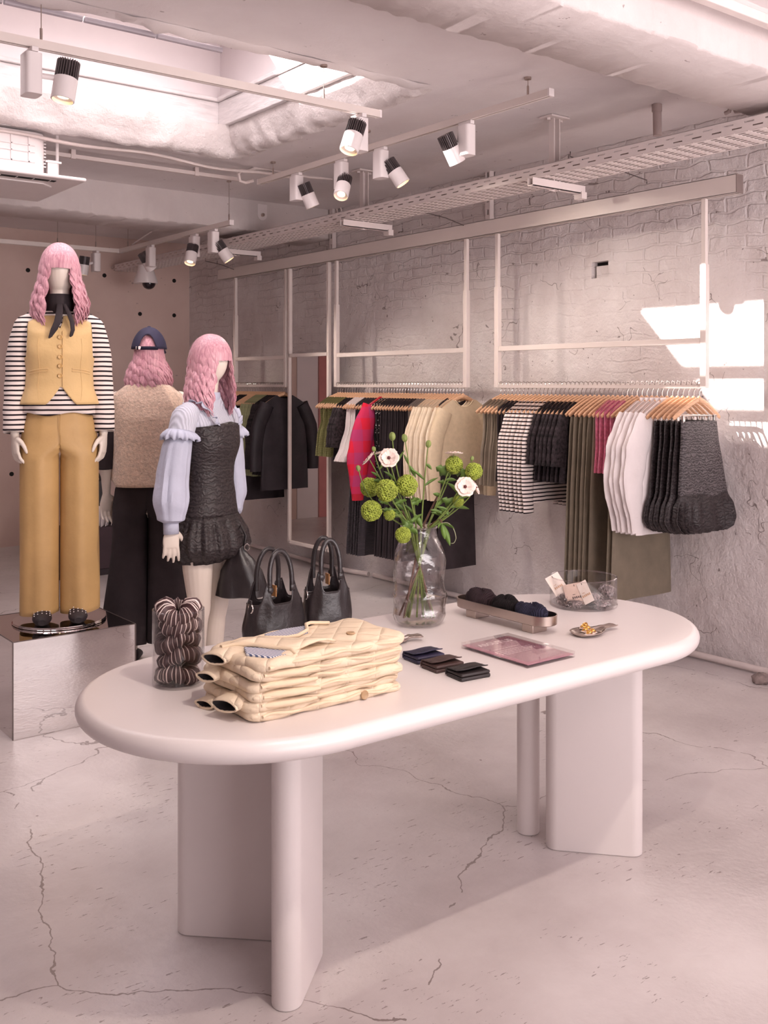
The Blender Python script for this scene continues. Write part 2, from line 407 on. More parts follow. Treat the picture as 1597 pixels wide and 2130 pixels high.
# back wall with a doorway towards its left end
DX0, DX1 = 1.2, 2.74
w = M()
for a, b in (((DX1, 0), (XR, 4.3)), ((XL, 0), (DX0, 4.3)), ((DX0, 2.2), (DX1, 4.3))): w.box2((a[0], YB, a[1]), (b[0], YB+.2, b[1]))
struct(w, 'wall_back', W_BACK, sm=False)
PINKP = mat('pink_painted_frame', 'c8837f', 0.6); REDP = mat('brick_red_panel', '8c4438', 0.6)
struct(M().box2((DX1-.12, YB-.03, 0), (DX1, YB+.2, 2.3)).box2((DX0, YB-.03, 0), (DX0+.1, YB+.2, 2.3)).box2((DX0+.1, YB-.03, 2.1), (DX1-.12, YB+.2, 2.3)), 'trim_3', PINKP, bevel=.004)
d = struct(M().box2((DX0+.1, YB+.06, .01), (DX1-.12, YB+.11, 2.1)), 'door_1', REDP, bevel=.003)
M().tube([(DX0+.25, YB+.05, 1.0), (DX0+.25, YB+.0, 1.0), (DX0+.36, YB+.0, 1.0)], .011).build('door_handle', STEEL, d)
struct(M().box2((DX1, YB-.012, 0.0), (DX1+.30, YB, 2.6)), 'trim_4', WHITE_PL, bevel=.003)
w = M()
for px, py in ((58, 562), (217, 573), (362, 584), (291, 653), (362, 656), (24, 986)):
    p = on_y(px, py, YB); w.lathe([(0, 0), (.022, 0), (.022, .004), (0, .004)], 14)
    o = len(w.v)-14*4
    w.v[o:] = [(p.x+a, YB-c, p.z+b) for a, b, c in w.v[o:]]
struct(w, 'trim_5', BLACK)
p = on_y(20, 894, YB)
struct(M().box2((XL, YF-.2, 0), (XL-.2, YB+.2, 4.3)), 'wall_left', W_SIDE, sm=False)
# front wall: shop window behind the camera
w = M()
WX0, WX1, WZ0, WZ1 = 0.2, 5.0, 0.3, 2.85
for a, b in (((XL, 0), (WX0, 4.3)), ((WX1, 0), (XR, 4.3)), ((WX0, 0), (WX1, WZ0)), ((WX0, WZ1), (WX1, 4.3))): w.box2((a[0], YF-.2, a[1]), (b[0], YF, b[1]))
struct(w, 'wall_front', W_SIDE, sm=False)
w = M()
for x in (WX0, 1.8, 3.4, WX1): w.box2((x-.03, YF-.12, WZ0), (x+.03, YF-.06, WZ1))
w.box2((WX0, YF-.12, WZ0-.03), (WX1, YF-.06, WZ0+.03)); w.box2((WX0, YF-.12, WZ1-.03), (WX1, YF-.06, WZ1+.03))
struct(w, 'window_1', DARK_MET, sm=False)
# ceiling with the roof-light opening
OX0, OX1, OY0, OY1 = -0.9, 3.34, 4.16, 6.06
w = M(); T = .2
for a, b in (((XL, YF), (XR, OY0-.05)), ((XL, OY1+.12), (XR, YB)), ((XL, OY0-.05), (OX0-.1, OY1+.12)), ((OX1+.1, OY0-.05), (XR, OY1+.12))):
    w.box2((a[0], a[1], ZC), (b[0], b[1], ZC+T))
struct(w, 'ceiling', W_CEIL, sm=False)
# hacked plaster round the opening: a lumpy sloping band
def lumpy(p, k=.022): return Vector(p)+Vector((noise.noise(Vector(p)*9), noise.noise(Vector(p)*9+Vector((7, 3, 1))), noise.noise(Vector(p)*11+Vector((2, 9, 4)))))*k
def band(a, b, nx, nseg=120):
    rows = []
    prof = [(.10, 0.0), (.03, -.012), (.0, .0), (-.015, .03), (-.03, .08), (-.045, .13), (-.05, .19), (.04, .205)]
    # nx points from the opening into the slab; prof = (distance into slab, height)
    a = Vector(a); b = Vector(b); nx = Vector(nx)
    for s, z in prof:
        row = []
        for i in range(nseg+1):
            q = a.lerp(b, i/nseg)+nx*(s+.05)+Vector((0, 0, ZC+z))
            row.append(lumpy(q, .03) if -.04 < s < .09 else lumpy(q, .012))
        rows.append(row)
    return M().grid(rows)
struct(band((OX0-.15, OY1-.03, 0), (OX1+.05, OY1-.03, 0), (0, 1, 0)), 'trim_6', W_ROUGH, ang=80)
struct(band((OX1, OY1+.05, 0), (OX1, OY0-.1, 0), (1, 0, 0)), 'trim_7', W_ROUGH, ang=80)
struct(band((OX0-.15, OY0+.0, 0), (OX1+.05, OY0+.0, 0), (0, -1, 0), 60), 'trim_8', W_CEIL, ang=80)
# timber curb and boarded shaft above
TZ = ZC+.19
w = M().box2((OX0-.1, OY1+.07, TZ), (OX1+.06, OY1+.16, TZ+.17))
w.box2((OX0-.1, OY1+.05, TZ+.172), (OX1, OY1+.16, TZ+.2))
struct(w, 'trim_9', W_TIMBER, bevel=.006)
w = M().box2((OX1-.03, OY0-.1, TZ), (OX1+.06, OY1+.07, TZ+.17)).box2((OX1-.05, OY0-.1, TZ+.172), (OX1+.06, OY1+.05, TZ+.2))
struct(w, 'trim_10', W_TIMBER, bevel=.006)
struct(M().box2((OX0-.1, OY0-.1, TZ), (OX1-.03, OY0-.03, TZ+.2)), 'trim_11', W_TIMBER, bevel=.006)
SZ = 3.98
struct(M().box2((OX0-.1, OY1+.10, TZ+.2), (OX1+.1, OY1+.16, SZ)), 'trim_12', W_SHAFT, sm=False)
struct(M().box2((OX1-.0, OY0-.1, TZ+.2), (OX1+.06, OY1+.10, SZ)), 'trim_13', W_SHAFT, sm=False)
struct(M().box2((OX0-.1, OY0-.1, TZ+.2), (OX1, OY0-.04, SZ)), 'trim_14', W_SHAFT, sm=False)
struct(M().box2((OX0-.16, OY0-.1, ZC), (OX0-.1, OY1+.16, SZ)), 'trim_15', W_SHAFT, sm=False)
# unseen shaft roof: added boards block the sun, gaps and bars shape its patch
GY0, GY1 = 4.25, 5.79
w = M().box2((OX0-.16, OY0-.1, SZ-.05), (.0, OY1+.16, SZ)).box2((.0, GY1, SZ-.05), (OX1+.06, OY1+.16, SZ)).box2((.0, OY0-.1, SZ-.05), (OX1+.06, GY0, SZ))
for x0, x1 in ((.30, .385), (.76, .86), (1.60, 2.05), (3.0, OX1+.06)): w.box2((x0, GY0, SZ-.05), (x1, GY1, SZ))
struct(w, 'window_2', W_SHAFT, sm=False)
# grey lead flashing along the near edge of the opening
w = M()
xs = [OX0+.2+i*.33 for i in range(10)]
for a, b in zip(xs, xs[1:]): w.tube([(a, OY0-.005, ZC-.012), (b-.01, OY0-.005, ZC-.012)], .014, 8)
struct(w, 'trim_16', mat('grey_flashing', 'a39aa0', 0.5))
# roof outside, so that daylight only enters through the glass
struct(M().box2((XL-.2, YF-.2, 4.3), (OX0-.16, YB+.2, 4.35)).box2((OX1+.06, YF-.2, 4.3), (XR+.2, YB+.2, 4.35)).box2((OX0-.16, YF-.2, 4.3), (OX1+.06, OY0-.2, 4.35)), 'trim_17', W_SIDE, sm=False)
# concrete beams with broken edges
def beam(name, ya, yb, zb, n=500):
    rows = []
    for k, (yy, zz) in enumerate(((ya, ZC+.02), (ya, (ZC+zb)/2), (ya, zb+.012), (ya+.014, zb), ((ya+yb)/2, zb), (yb-.014, zb), (yb, zb+.012), (yb, ZC+.02))):
        row = []
        for i in range(n+1):
            x = lerp(XL, XR, i/n); q = Vector((x, yy, zz)); a = .011 if k in (2, 3, 5, 6) else .004
            row.append(q+Vector((0, noise.noise(q*4)*a+noise.noise(q*23)*a*.9, noise.noise(q*19+Vector((5, 5, 5)))*a*.6)))
        rows.append(row)
    struct(M().grid(rows), name, W_BEAM, ang=50)
beam('trim_18', 2.35, 2.79, 2.89); beam('trim_19', 7.43, 7.95, 2.89)
# slab step in the ceiling between opening and far beam, pipes along the foot of the wall
PIPE = mat('white_painted_pipe', 'd9cbc7', 0.4, 0.05, 6)
def wob_pipe(pts, r, name, n=10):
    return tag(M().tube(pts, r, n).build(name, PIPE), None, None)
q = [(XR-.10, 2.2, .028), (XR-.09, 3.4, .026), (XR-.095, 5.0, .025), (XR-.09, 6.0, .026), (XR-.09, 6.7, .025)]
tag(wob_pipe(q, .02, 'floor_pipe'), 'white pipe along the foot of the brick wall, behind the display table', 'pipe')
q = [(XR-.10, 6.76, .024), (XR-.14, 6.95, .025), (XR-.17, 7.3, .027), (XR-.12, 7.7, .025), (XR-.10, 8.6, .025), (XR-.10, 10.0, .025)]
tag(wob_pipe(q, .02, 'floor_pipe'), 'white pipe on the floor below the tall mirror and the far clothes rail', 'pipe')
p = on_z(1583, 1409, .03)
tag(M().ball((p.x, p.y, .02), (.055, .045, .035), 14, 8, f=lambda u: 1+.35*noise.noise(u*3)).build('rubble', mat('grey_rubble', '8a7a76', 0.9, .2, 20, (30, .8))), 'small grey lump of rubble on the floor near the brick wall', 'rubble')
# conduits and cables under the ceiling
t = thing('cable_conduit', 'white square conduit along the ceiling beyond the roof light', 'conduit', (0, 0, 0))
yc = 6.55
M().box2((0.5, yc, ZC-.055), (3.72, yc+.025, ZC-.03)).build('duct', PIPE, t)
for x in (2.45, 3.35): M().box2((x, yc-.006, ZC-.06), (x+.03, yc+.03, ZC+.005)).build('bracket', PIPE, t)
pts = [(x, 6.22+.05*math.sin(x*2.1), ZC-.035-.022*math.sin(x*3.3)**2) for x in [0.8+.1*i for i in range(33)]]
tag(M().tube(pts, .011, 8).tube([(a, b+.035, c+.004) for a, b, c in pts], .009, 8).build('ceiling_cable', PIPE), 'pair of white cables sagging below the rough plaster edge of the roof light', 'cable')
loop = [on_y(x, y, 6.3) for x, y in ((526, 376), (510, 380), (499, 376), (496, 362), (502, 354), (514, 356), (530, 350), (560, 352), (640, 368), (690, 372))]
tag(M().tube(loop, .012, 8).build('power_cable', PIPE), 'white cable looping at the far end of the long spotlight track', 'cable')
b = [on_x(x, y, XR-.03) for x, y in ((632, 376), (648, 381), (656, 392), (661, 410), (662, 440), (662, 480))]
tag(M().tube(b, .022, 10).build('bent_conduit', PIPE), 'thick white conduit bending down the brick wall beside the cable tray', 'conduit')
b = [on_x(x, y, XR-.02) for x, y in ((688, 384), (694, 410), (702, 440), (706, 470))]
tag(M().tube(b, .010, 8).tube([v+Vector((0, -.06, 0)) for v in b], .008, 8).build('wall_cables', PIPE), 'two thin painted cables running down the brick wall behind a tray hanger', 'cable')
p0 = on_z(1360, 172, 2.9); p0 = Vector((4.55, 2.95, 2.93))
b = [on_x(x, y, 4.62) for x, y in ((1355, 168), (1362, 176), (1366, 195), (1367, 282))]
tag(M().tube(b, .024, 12).tube([b[2]+Vector((0, 0, -.06)), b[2]+Vector((0, 0, -.10))], .028, 12).build('drop_pipe', mat('grey_pipe', 'b9a7a3', .5)), 'grey vertical pipe dropping from the near ceiling beam to the cable tray', 'pipe')
tag(M().box2((XL, 2.2, 2.995), (XR, 2.24, 3.035)).build('beam_conduit', PIPE, bevel=.004), 'white conduit running along the near face of the concrete beam, top right', 'conduit')
b = [on_x(x, y, 4.75) for x, y in ((1508, 236), (1516, 232), (1522, 218), (1530, 232), (1548, 230), (1575, 238), (1610, 232))]
tag(M().tube(b, .012, 8).build('loose_cable', mat('grey_cable', 'a89894', .5)), 'loose grey cable looped over the cable tray under the near beam', 'cable')
p = on_y(545, 440, 7.43)
t = thing('beam_bracket', 'small white rounded plate with a bolt on the far beam', 'bracket', (p.x, 7.43, p.z))
poly = [(-.045, .06), (.045, .06)]+[(.045*math.cos(a), -.03+.045*math.sin(a)) for a in [-i*PI/8 for i in range(9)]]
m = M().prism(poly, 0, .014); m.xform(Matrix(((1, 0, 0, 0), (0, 0, -1, .008), (0, 1, 0, 0), (0, 0, 0, 1)))); m.build('plate', WHITE_PL, t, ang=30)
M().lathe([(0, 0), (.016, 0), (.014, .02), (0, .02)], 12).xform(Matrix.Rotation(PI/2, 4, 'X')@Matrix.Translation((0, -.03, .004))).build('bolt', STEEL, t)

# ------------------------------------------------------------------ cable tray on ceiling struts
TX0, TX1, TZ0 = 4.22, 4.50, 2.782
t = thing('cable_tray', 'long white perforated cable tray hung along the brick wall under the ceiling', 'cable tray', (TX0, 6, TZ0))
ya, yb = 1.8-6, 10.05-6
slots = []
m = M()
# near side wall: rails with two rows of slots left open
L = .11; gap = .055; zrows = [(0, .028), (.040, .052), (.064, .085)]
for z0, z1 in ((0, .016), (.023, .038), (.045, .063)): m.box2((0, ya, z0), (.003, yb, z1))
y = ya
while y < yb:
    m.box2((0, y, .016), (.003, y+gap, .023)); m.box2((0, y+.045, .038), (.003, y+.045+gap, .045)); y += L
m.box2((0, ya, .061), (.018, yb, .064)); m.box2((.277, ya, 0), (.28, yb, .063)); m.box2((.262, ya, .061), (.28, yb, .064))
m.build('side_rail', TRAY_MET, t, sm=False)
m = M()
for k in range(9): m.box2((.004+k*.033, ya, -.003), (.004+k*.033+.013, yb, 0))
y = ya
while y < yb: m.box2((.0, y, -.0035), (.28, y+.032, -.0005)); y += .075
m.build('perforated_base', TRAY_MET, t, sm=False)
c = M()
for k, r in enumerate((.02, .016, .022, .012)): c.tube([(.05+k*.055+.012*math.sin(j*1.3+k), ya+.2+j*.4, .024+r*.3) for j in range(int((yb-ya)/.4))], r, 8)
c.build('cables', mat('painted_cables', 'c5b5b0', .5), t)
for k, (yy, where) in enumerate(((4.05, 'nearest'), (5.9, 'middle one'), (7.78, 'farthest'))):
    s = thing('tray_hanger', f'white slotted strut and arm carrying the cable tray, {where} of the ceiling hangers', 'bracket', (4.37, yy, 0), 0, 'cable tray hangers')
    m = M()
    for dx in (-.022, .022): m.box2((dx-.004, -.02, TZ0-.06), (dx+.004, .02, ZC-.012))
    m.box2((-.02, .014, TZ0-.06), (.02, .02, ZC-.012)); 
    m.build('strut', TRAY_MET, s, sm=False)
    M().box2((-.075, -.05, ZC-.014), (.075, .05, ZC-.002)).build('ceiling_plate', TRAY_MET, s, bevel=.002)
    m = M().box2((-.2, -.022, TZ0-.055), (.24, .022, TZ0-.05)).box2((-.2, -.022, TZ0-.055), (.24, -.018, TZ0-.008)).box2((-.2, .018, TZ0-.055), (.24, .022, TZ0-.008)).box2((.2, -.03, TZ0-.085), (.245, .03, TZ0-.045))
    m.build('arm', TRAY_MET, s, sm=False)
    for dx in (-.05, .05): M().lathe([(0, 0), (.012, 0), (.012, .012), (0, .012)], 8, (dx, 0, ZC-.026)).build('bolt', TRAY_MET, s)
for k, (px, pt, pb) in enumerate(((1018, 325, 462), (692, 410, 530))):
    a = on_x(px, pt, XR-.03); b_ = on_x(px, pb, XR-.03)
    s = thing('wall_strut', ('white slotted strut fixed upright on the brick wall, nearer of the two' if k == 0 else 'white slotted strut fixed upright on the brick wall, farther of the two'), 'strut', (a.x, a.y, 0))
    m = M()
    for dy in (-.018, .018): m.box2((-.02, dy-.006, b_.z), (.02, dy+.006, a.z))
    z = b_.z
    while z < a.z: m.box2((-.02, -.012, z), (.02, .012, z+.05)); z += .09
    m.build('channel', TRAY_MET, s, sm=False)

# ------------------------------------------------------------------ air conditioner cassette
t = thing('ceiling_air_conditioner', 'white cassette air conditioner hanging below the ceiling, upper left', 'air conditioner', (0, 0, 0))
AX1, AY0, AY1, AZ = 2.37, 6.07, 6.95, 2.85
m = M().box2((AX1-.95, AY0, AZ), (AX1, AY1, AZ+.022)); m.build('panel', WHITE_PL, t, bevel=.01)
m = M().prism([(AX1-.85, AY0+.2), (AX1-.2, AY0+.2), (AX1-.12, AY0+.28), (AX1-.12, AY1-.12), (AX1-.2, AY1-.06), (AX1-.85, AY1-.06)], AZ-.008, AZ+.002); m.build('intake_grille', WHITE_PL, t, bevel=.004)
M().box2((AX1-.8, AY0+.085, AZ-.003), (AX1-.16, AY0+.125, AZ+.004)).build('air_slot', BLACK, t, sm=False)
m = M()
for i in range(7): m.box2((AX1-.8+i*.1, AY0+.08, AZ-.005), (AX1-.794+i*.1, AY0+.128, AZ-.002))
m.build('louvre', WHITE_PL, t, sm=False)
bx0, bx1, by0, by1, bz1 = AX1-.88, AX1-.2, AY0+.12, AY1-.1, AZ+.29
M().prism([(bx0, by0), (bx1-.07, by0), (bx1-.02, by0+.02), (bx1, by0+.07), (bx1, by1), (bx0, by1)], AZ+.02, bz1).build('casing', WHITE_PL, t, bevel=.012)
m = M()
for i in range(8): m.box2((bx1-.12-i*.105, by0-.006, AZ+.1), (bx1-.112-i*.105, by0+.002, bz1-.02))
for z in (AZ+.1, AZ+.16, AZ+.2, bz1-.028): m.box2((bx0, by0-.006, z), (bx1-.08, by0+.002, z+.006))
for i in range(9): m.box2((bx1-.012, by0+.05, AZ+.09+i*.02), (bx1+.006, by0+.12, AZ+.098+i*.02))
m.build('casing_ribs', WHITE_PL, t, sm=False)
m = M().tube([(bx1+.08, by0+.06, AZ+.02), (bx1+.08, by0+.06, ZC)], .01, 8).box((bx1+.05, by0+.06, AZ+.13), (.1, .04, .012)).box((bx1+.045, by0+.07, AZ+.08), (.06, .05, .12))
m.build('hanging_rod', WHITE_PL, t)

# ------------------------------------------------------------------ lighting tracks and spotlights
def track(label, a, b, rods, zrod, ext=None):
    a = Vector(a); b = Vector(b); d = (b-a).normalized(); s = Vector((-d.y, d.x, 0))
    t = thing('lighting_track', label, 'track', a)
    h = .036; wd = .034; L_ = (b-a).length
    R = Matrix((d, s, Vector((0, 0, 1)))).transposed()
    def bx(x0, x1, y0, y1, z0, z1): return [R@Vector(((x0+x1)/2, (y0+y1)/2, (z0+z1)/2)), (x1-x0, y1-y0, z1-z0)]
    m = M()
    for y0, y1, z0, z1 in ((-wd/2, wd/2, h*.4, h), (-wd/2, -wd/2+.012, 0, h*.4), (wd/2-.012, wd/2, 0, h*.4)):
        c, sz = bx(0, L_, y0, y1, z0, z1); m.box(c, sz, R)
    m.build('rail', WHITE_METAL, t, sm=False)
    m = M(); c, sz = bx(0, L_, -.005, .005, h*.3, h*.42); m.box(c, sz, R); m.build('slot', BLACK, t, sm=False)
    for e in (-.012, L_):
        m = M(); c, sz = bx(e, e+.012, -wd/2-.001, wd/2+.001, -.001, h+.001); m.box(c, sz, R); m.build('end_cap', WHITE_PL, t, sm=False)
    for u in rods:
        q = d*u
        M().tube([q+Vector((0, 0, h)), q+Vector((0, 0, zrod-a.z))], .0022, 6).tube([q+Vector((0, 0, h)), q+Vector((0, 0, h+.05))], .006, 6).lathe([(0, 0), (.018, 0), (.018, .012), (0, .012)], 10, tuple(q+Vector((0, 0, zrod-a.z-.012)))).build('suspension_wire', STEEL, t)
    return t
track('white spotlight track crossing below the roof light, nearest to the camera', (-.8, 4.07, 2.945), (3.1, 4.07, 2.945), (.55, 2.2, 3.57), ZC)
track('white spotlight track running away under the ceiling, right of the roof light', (3.70, 3.46, 3.02), (3.70, 6.24, 3.02), (.15, 1.5, 2.6), ZC)
track('white spotlight track under the far beam, above the mannequins', (3.78, 6.80, 2.81), (3.78, 8.86, 2.81), (.03, 1.9), ZC)
track('white spotlight track along the back wall above the mannequin in the mustard vest', (-1.0, 8.88, 2.81), (3.76, 8.88, 2.81), (1.4, 4.2, 4.55), ZC)
track('white spotlight track above the front of the table', (-.2, 1.1, 3.02), (3.6, 1.1, 3.02), (.4, 3.2), ZC)
tag(M().tube([(3.78, 8.0, ZC), (3.78, 8.02, 3.06), (3.785, 8.1, 2.95), (3.78, 8.6, 2.86)], .007, 8).build('track_cable', PIPE), 'thin white cable feeding the track at the back corner', 'cable')
LENS_ON = emit_mat('lit_lens', 'ffd890', 9.0)
def spot(label, x, y, z, box_off, aim, energy=14, size=50, flip=1):
    """driver box under the track and a finned cylinder head beside it"""
    t = thing('track_spotlight', label, 'spotlight', (x, y, z), 0, 'track spotlights')
    M().box2((-.014, -.05, -.02), (.014, .05, 0)).build('track_adapter', WHITE_PL, t, bevel=.003)
    bo = Vector((0, 0, 0))
    m = M()
    P = [(.034*spow(math.cos(a), .45), .047*spow(math.sin(a), .45)) for a in [i*PI/16 for i in range(32)]]
    m.prism(P, -.185, -.022); m.build('driver_box', WHITE_PL, t, ang=30)
    d = Vector(aim).normalized()
    side = Vector(box_off)
    hc = side + Vector((0, 0, -.125))
    q = d.to_track_quat('-Z', 'Y').to_matrix().to_4x4()
    Mx = Matrix.Translation(hc)@q
    r = .047
    m = M().lathe([(r*.6, .0), (r, .002), (r, -.088), (r-.005, -.09), (r-.006, -.075), (0, -.07)], 32).xform(Mx)
    head = m.build('lamp_head', WHITE_PL, t)
    m = M().lathe([(0, .0), (r*.62, .0), (r*.62, .075), (0, .075)], 20)
    for k in range(26):
        a = 2*PI*k/26; ca, sa = math.cos(a), math.sin(a)
        Rz = Matrix.Rotation(a, 3, 'Z')
        m.box(Vector((ca*r*.78, sa*r*.78, .038)), (r*.4, .0022, .076), Rz)
    m.xform(Mx).build('heat_sink', DARK_MET, head, sm=False)
    M().lathe([(0, -.071), (r-.008, -.071), (r-.008, -.073), (0, -.073)], 24).xform(Mx).build('lens', LENS_ON, head)
    m = M().tube([bo+Vector((0, 0, -.1)), hc], .012, 8); m.build('pivot', WHITE_PL, t)
    L = light('spot_bulb', 'SPOT', hc+d*.095, d, energy, WARM, spot_size=math.radians(size), spot_blend=.9, shadow_soft_size=.03)
    L.parent = t
    return t
TT = Vector((2.0, 2.47, .76))
def aim(x, y, z, tx, ty, tz): return (tx-x, ty-y, tz-z)
spot('white track spotlight with dark fins at the left end of the near track', 1.36, 4.07, 2.94, (.13, -.03, .02), (-.18, -.05, -1), 16)
spot('white track spotlight at the right end of the near track, below the roof light', 2.98, 4.07, 2.94, (-.075, -.06, .0), (-.42, -.1, -1), 12)
spot('white track spotlight alone near the camera end of the long track', 3.70, 4.07, 3.02, (-.05, .07, -.01), (.6, -.05, -1), 20, 120)
spot('white track spotlight, second from the near end of the long track', 3.70, 4.83, 3.02, (.06, -.06, -.02), (.5, -.45, -1), 36, 120)
spot('white track spotlight with a glowing lens turned towards the camera', 3.70, 5.24, 3.02, (-.02, -.05, -.05), (-.55, -.42, -1), 26, 60)
spot('white track spotlight at the far end of the long track', 3.70, 5.76, 3.02, (.05, -.06, -.02), (.45, -.1, -1), 36, 120)
spot('white track spotlight with a glowing lens, nearest on the far track', 3.78, 7.08, 2.81, (.06, -.04, -.04), (.6, -.35, -1), 40, 80)
spot('white track spotlight with a glowing lens, middle of the far track', 3.78, 7.40, 2.81, (-.05, -.05, -.04), (-.35, -.3, -1), 26, 70)
spot('white track spotlight with its head turned to the wall, far end of the far track', 3.78, 8.22, 2.81, (.0, .08, -.0), (.75, .2, -1), 16, 60)
spot('white track spotlight beside the head of the mannequin in the mustard vest', 3.55, 8.88, 2.81, (-.12, -.02, -.01), (-.1, .12, -1), 16, 60)
for px, tx, ty, lab in ((1.35, 1.9, 2.4, 'leftmost'), (2.2, 2.3, 2.5, 'middle'), (3.0, 2.0, 4.8, 'rightmost')):  # leftmost read from the table shadow; the other two added for extra light
    spot(f'unseen white track spotlight above the front of the table, {lab} of three', px, 1.1, 3.02, (.06, 0, 0), aim(px, 1.1, 2.9, tx, ty, 1.5 if lab == 'rightmost' else .7), {'leftmost': 72, 'middle': 8, 'rightmost': 170}[lab], 45 if lab == 'rightmost' else 70)
# dome camera hanging from the end of the tray
t = thing('dome_camera', 'white conical security camera with dark dome at the far end of the cable tray', 'camera', (4.27, 9.4, 2.781))
M().lathe([(0, .0), (.075, 0), (.08, -.05), (.12, -.17), (.115, -.18), (0, -.18)], 28).build('housing', WHITE_PL, t)
M().ball((.02, -.03, -.18), (.065, .065, .06), 20, 12).build('dome', mat('dark_dome', '2a2126', .1), t)
# ------------------------------------------------------------------ wall rack: beam, hanging frames, mirror
RX = 4.80
def ypx(px): return on_x(px, 800, RX).y
yR0, yR1, yM0, yM1, yG0, yG1, yL0, yL1 = [ypx(p) for p in (1465, 1035, 970, 700, 684, 603, 595, 490)]
bt = thing('rack_beam', 'long white metal beam fixed along the brick wall carrying the clothes frames', 'beam', (RX, 6, 2.62))
b0, b1 = on_x(1537, 380, RX).y-6, on_x(459, 580, RX).y-6
m = M().box2((-.03, b0, 0), (-.027, b1, .10)).box2((-.03, b0, .097), (.03, b1, .10)).box2((.027, b0, 0), (.03, b1, .10)).box2((-.03, b0, 0), (-.012, b1, .003)).box2((.012, b0, 0), (.03, b1, .003))
m.build('profile', WHITE_METAL, bt, sm=False)
M().box2((-.03, b0-.004, 0), (.03, b0, .10)).build('end_cap', mat('dark_end_cap', '7a6a66', .5), bt, sm=False)
wr = mat('thin_black_wire', '4a3c3a', .6)
for k, (xa, ya_, xb, yb_) in enumerate(((1345, 375, 1186, 326), (972, 472, 880, 441), (492, 563, 427, 543))):
    p, q = on_x(xa, ya_, RX), on_x(xb, yb_, 4.46)
    tag(M().tube([p-Vector((0, 0, .02)), p, p.lerp(q, .5)+Vector((0, 0, .012)), q, q+Vector((0, 0, .03))], .003, 5).build('tie_wire', wr), f'thin black wire from the rack beam up to the cable tray, {("nearest", "middle one", "farthest")[k]} of three', 'wire', 'tie wires of the rack beam')
ZR = 1.6
def frame(label, ya, yb, loc):
    t = thing('clothes_rail', label, 'clothes rail', (RX, (ya+yb)/2, ZR), 0, 'hanging clothes rails')
    h = (yb-ya)/2
    for s in (-1, 1):
        m = M().box2((-.012, s*h-.014, .62), (.012, s*h+.014, 1.02)).box2((-.017, s*h-.019, -.02), (.017, s*h+.019, .66))
        m.build('post', WHITE_METAL, t, bevel=.002)
    M().box2((-.014, -h+.02, .225), (.014, h-.02, .258)).build('crossbar', WHITE_METAL, t, bevel=.002)
    M().box2((-.010, -h+.02, -.022), (.010, h-.02, .005)).build('hanging_bar', WHITE_METAL, t, bevel=.002)
    return t
frame('white metal clothes rail nearest the sunlit patch of brick wall', yR0, yR1, 0)
frame('white metal clothes rail in the middle of the brick wall, behind the flowers', yM0, yM1, 0)
frame('white metal clothes rail farthest back, left of the tall mirror', yL0, yL1, 0)
# mirror
t = thing('wall_mirror', 'tall narrow mirror in a white metal frame between two clothes rails', 'mirror', (RX, (yG0+yG1)/2, 0))
h = (yG1-yG0)/2; mz0, mz1 = .235, 1.84
m = M()
for s in (-1, 1): m.box2((-.016, s*h-.014, mz0-.03), (.016, s*h+.014, 2.62))
m.box2((-.016, -h, mz0-.03), (.016, h, mz0)).box2((-.016, -h, mz1), (.016, h, mz1+.03))
m.build('frame', WHITE_METAL, t, bevel=.002)
M().box2((-.003, -h+.013, mz0), (.006, h-.013, mz1)).build('mirror_pane', MIRROR, t, sm=False)

# ------------------------------------------------------------------ hangers
HW = .21
def arm_z(u): return -.085-.105*abs(u)**1.35
def make_hanger(clip=False):
    m = M()
    n = 21; pts = []; rr = []
    for i in range(n):
        u = -1+2*i/(n-1); pts.append((u*HW, .014*(u*u), arm_z(u))); rr.append(.0105 if abs(u) < .95 else .008)
    m.tube(pts, rr, 8, flat=(1.3, .5), up=(0, 0, 1))
    m.ball((0, 0, -.082), (.016, .009, .017), 8, 6)
    o = m.build('wooden_hanger', WOODH)
    pts = [(0, 0, -.08), (0, 0, -.045), (.012, 0, -.028), (.021, 0, -.008), (.016, 0, .010), (0, 0, .016), (-.014, 0, .010), (-.019, 0, -.006)]
    M().tube(pts, .0031, 6).build('hook', SILVER, o)
    if clip:
        M().tube([(-.17, .004, arm_z(.82)-.012), (.17, .004, arm_z(.82)-.012)], .003, 6).build('clip_bar', SILVER, o)
        for s in (-1, 1): M().box((s*.14, 0, arm_z(.82)-.028), (.018, .014, .045)).build('clip', SILVER, o, bevel=.002)
    return o
# ------------------------------------------------------------------ garments, hung with the rail at their origin
def shoulder_top(hw, neck=.07, drop=.0, nk=.02):
    def f(x):
        a = abs(x)
        if a < neck: return arm_z(neck/HW)-drop-nk*(1-(a/neck)**2)-.0
        return arm_z(min(1.05, a/HW))-drop+.019
    return f
def cloth(m, prof, top, hem=None, nth=44, nz=16, nf=7, amp=.006, seed=0, e=.75, gather=None, lean=0):
    rows = []; z0 = prof[0][0]
    for j in range(nz+1):
        row = []
        for i in range(nth):
            th = 2*PI*i/nth; c, s = math.cos(th), math.sin(th)
            xs = spow(c, e)
            hwt = interp(prof, prof[-1][0])[0]
            zt = top(xs*hwt) if callable(top) else top
            zb = hem(xs, s) if hem else z0
            z = lerp(zb, zt, (j/nz)**.9)
            hw, hd = interp(prof, z)[:2]
            k = smooth((zt-z)/.12)
            fo = amp*k*(math.sin(nf*th+seed)+.5*math.sin(nf*1.7*th+seed*2.3+z*5))
            if gather: fo += gather(th, z)
            x = xs*hw*(1+fo*1.5); y = spow(s, .8)*(hd)+fo*(1 if s >= 0 else -1)*min(1, abs(s)*3)
            row.append(Vector((x+lean*(-.2-z), y, z)))
        rows.append(row)
    m.grid(rows, True)
    return m
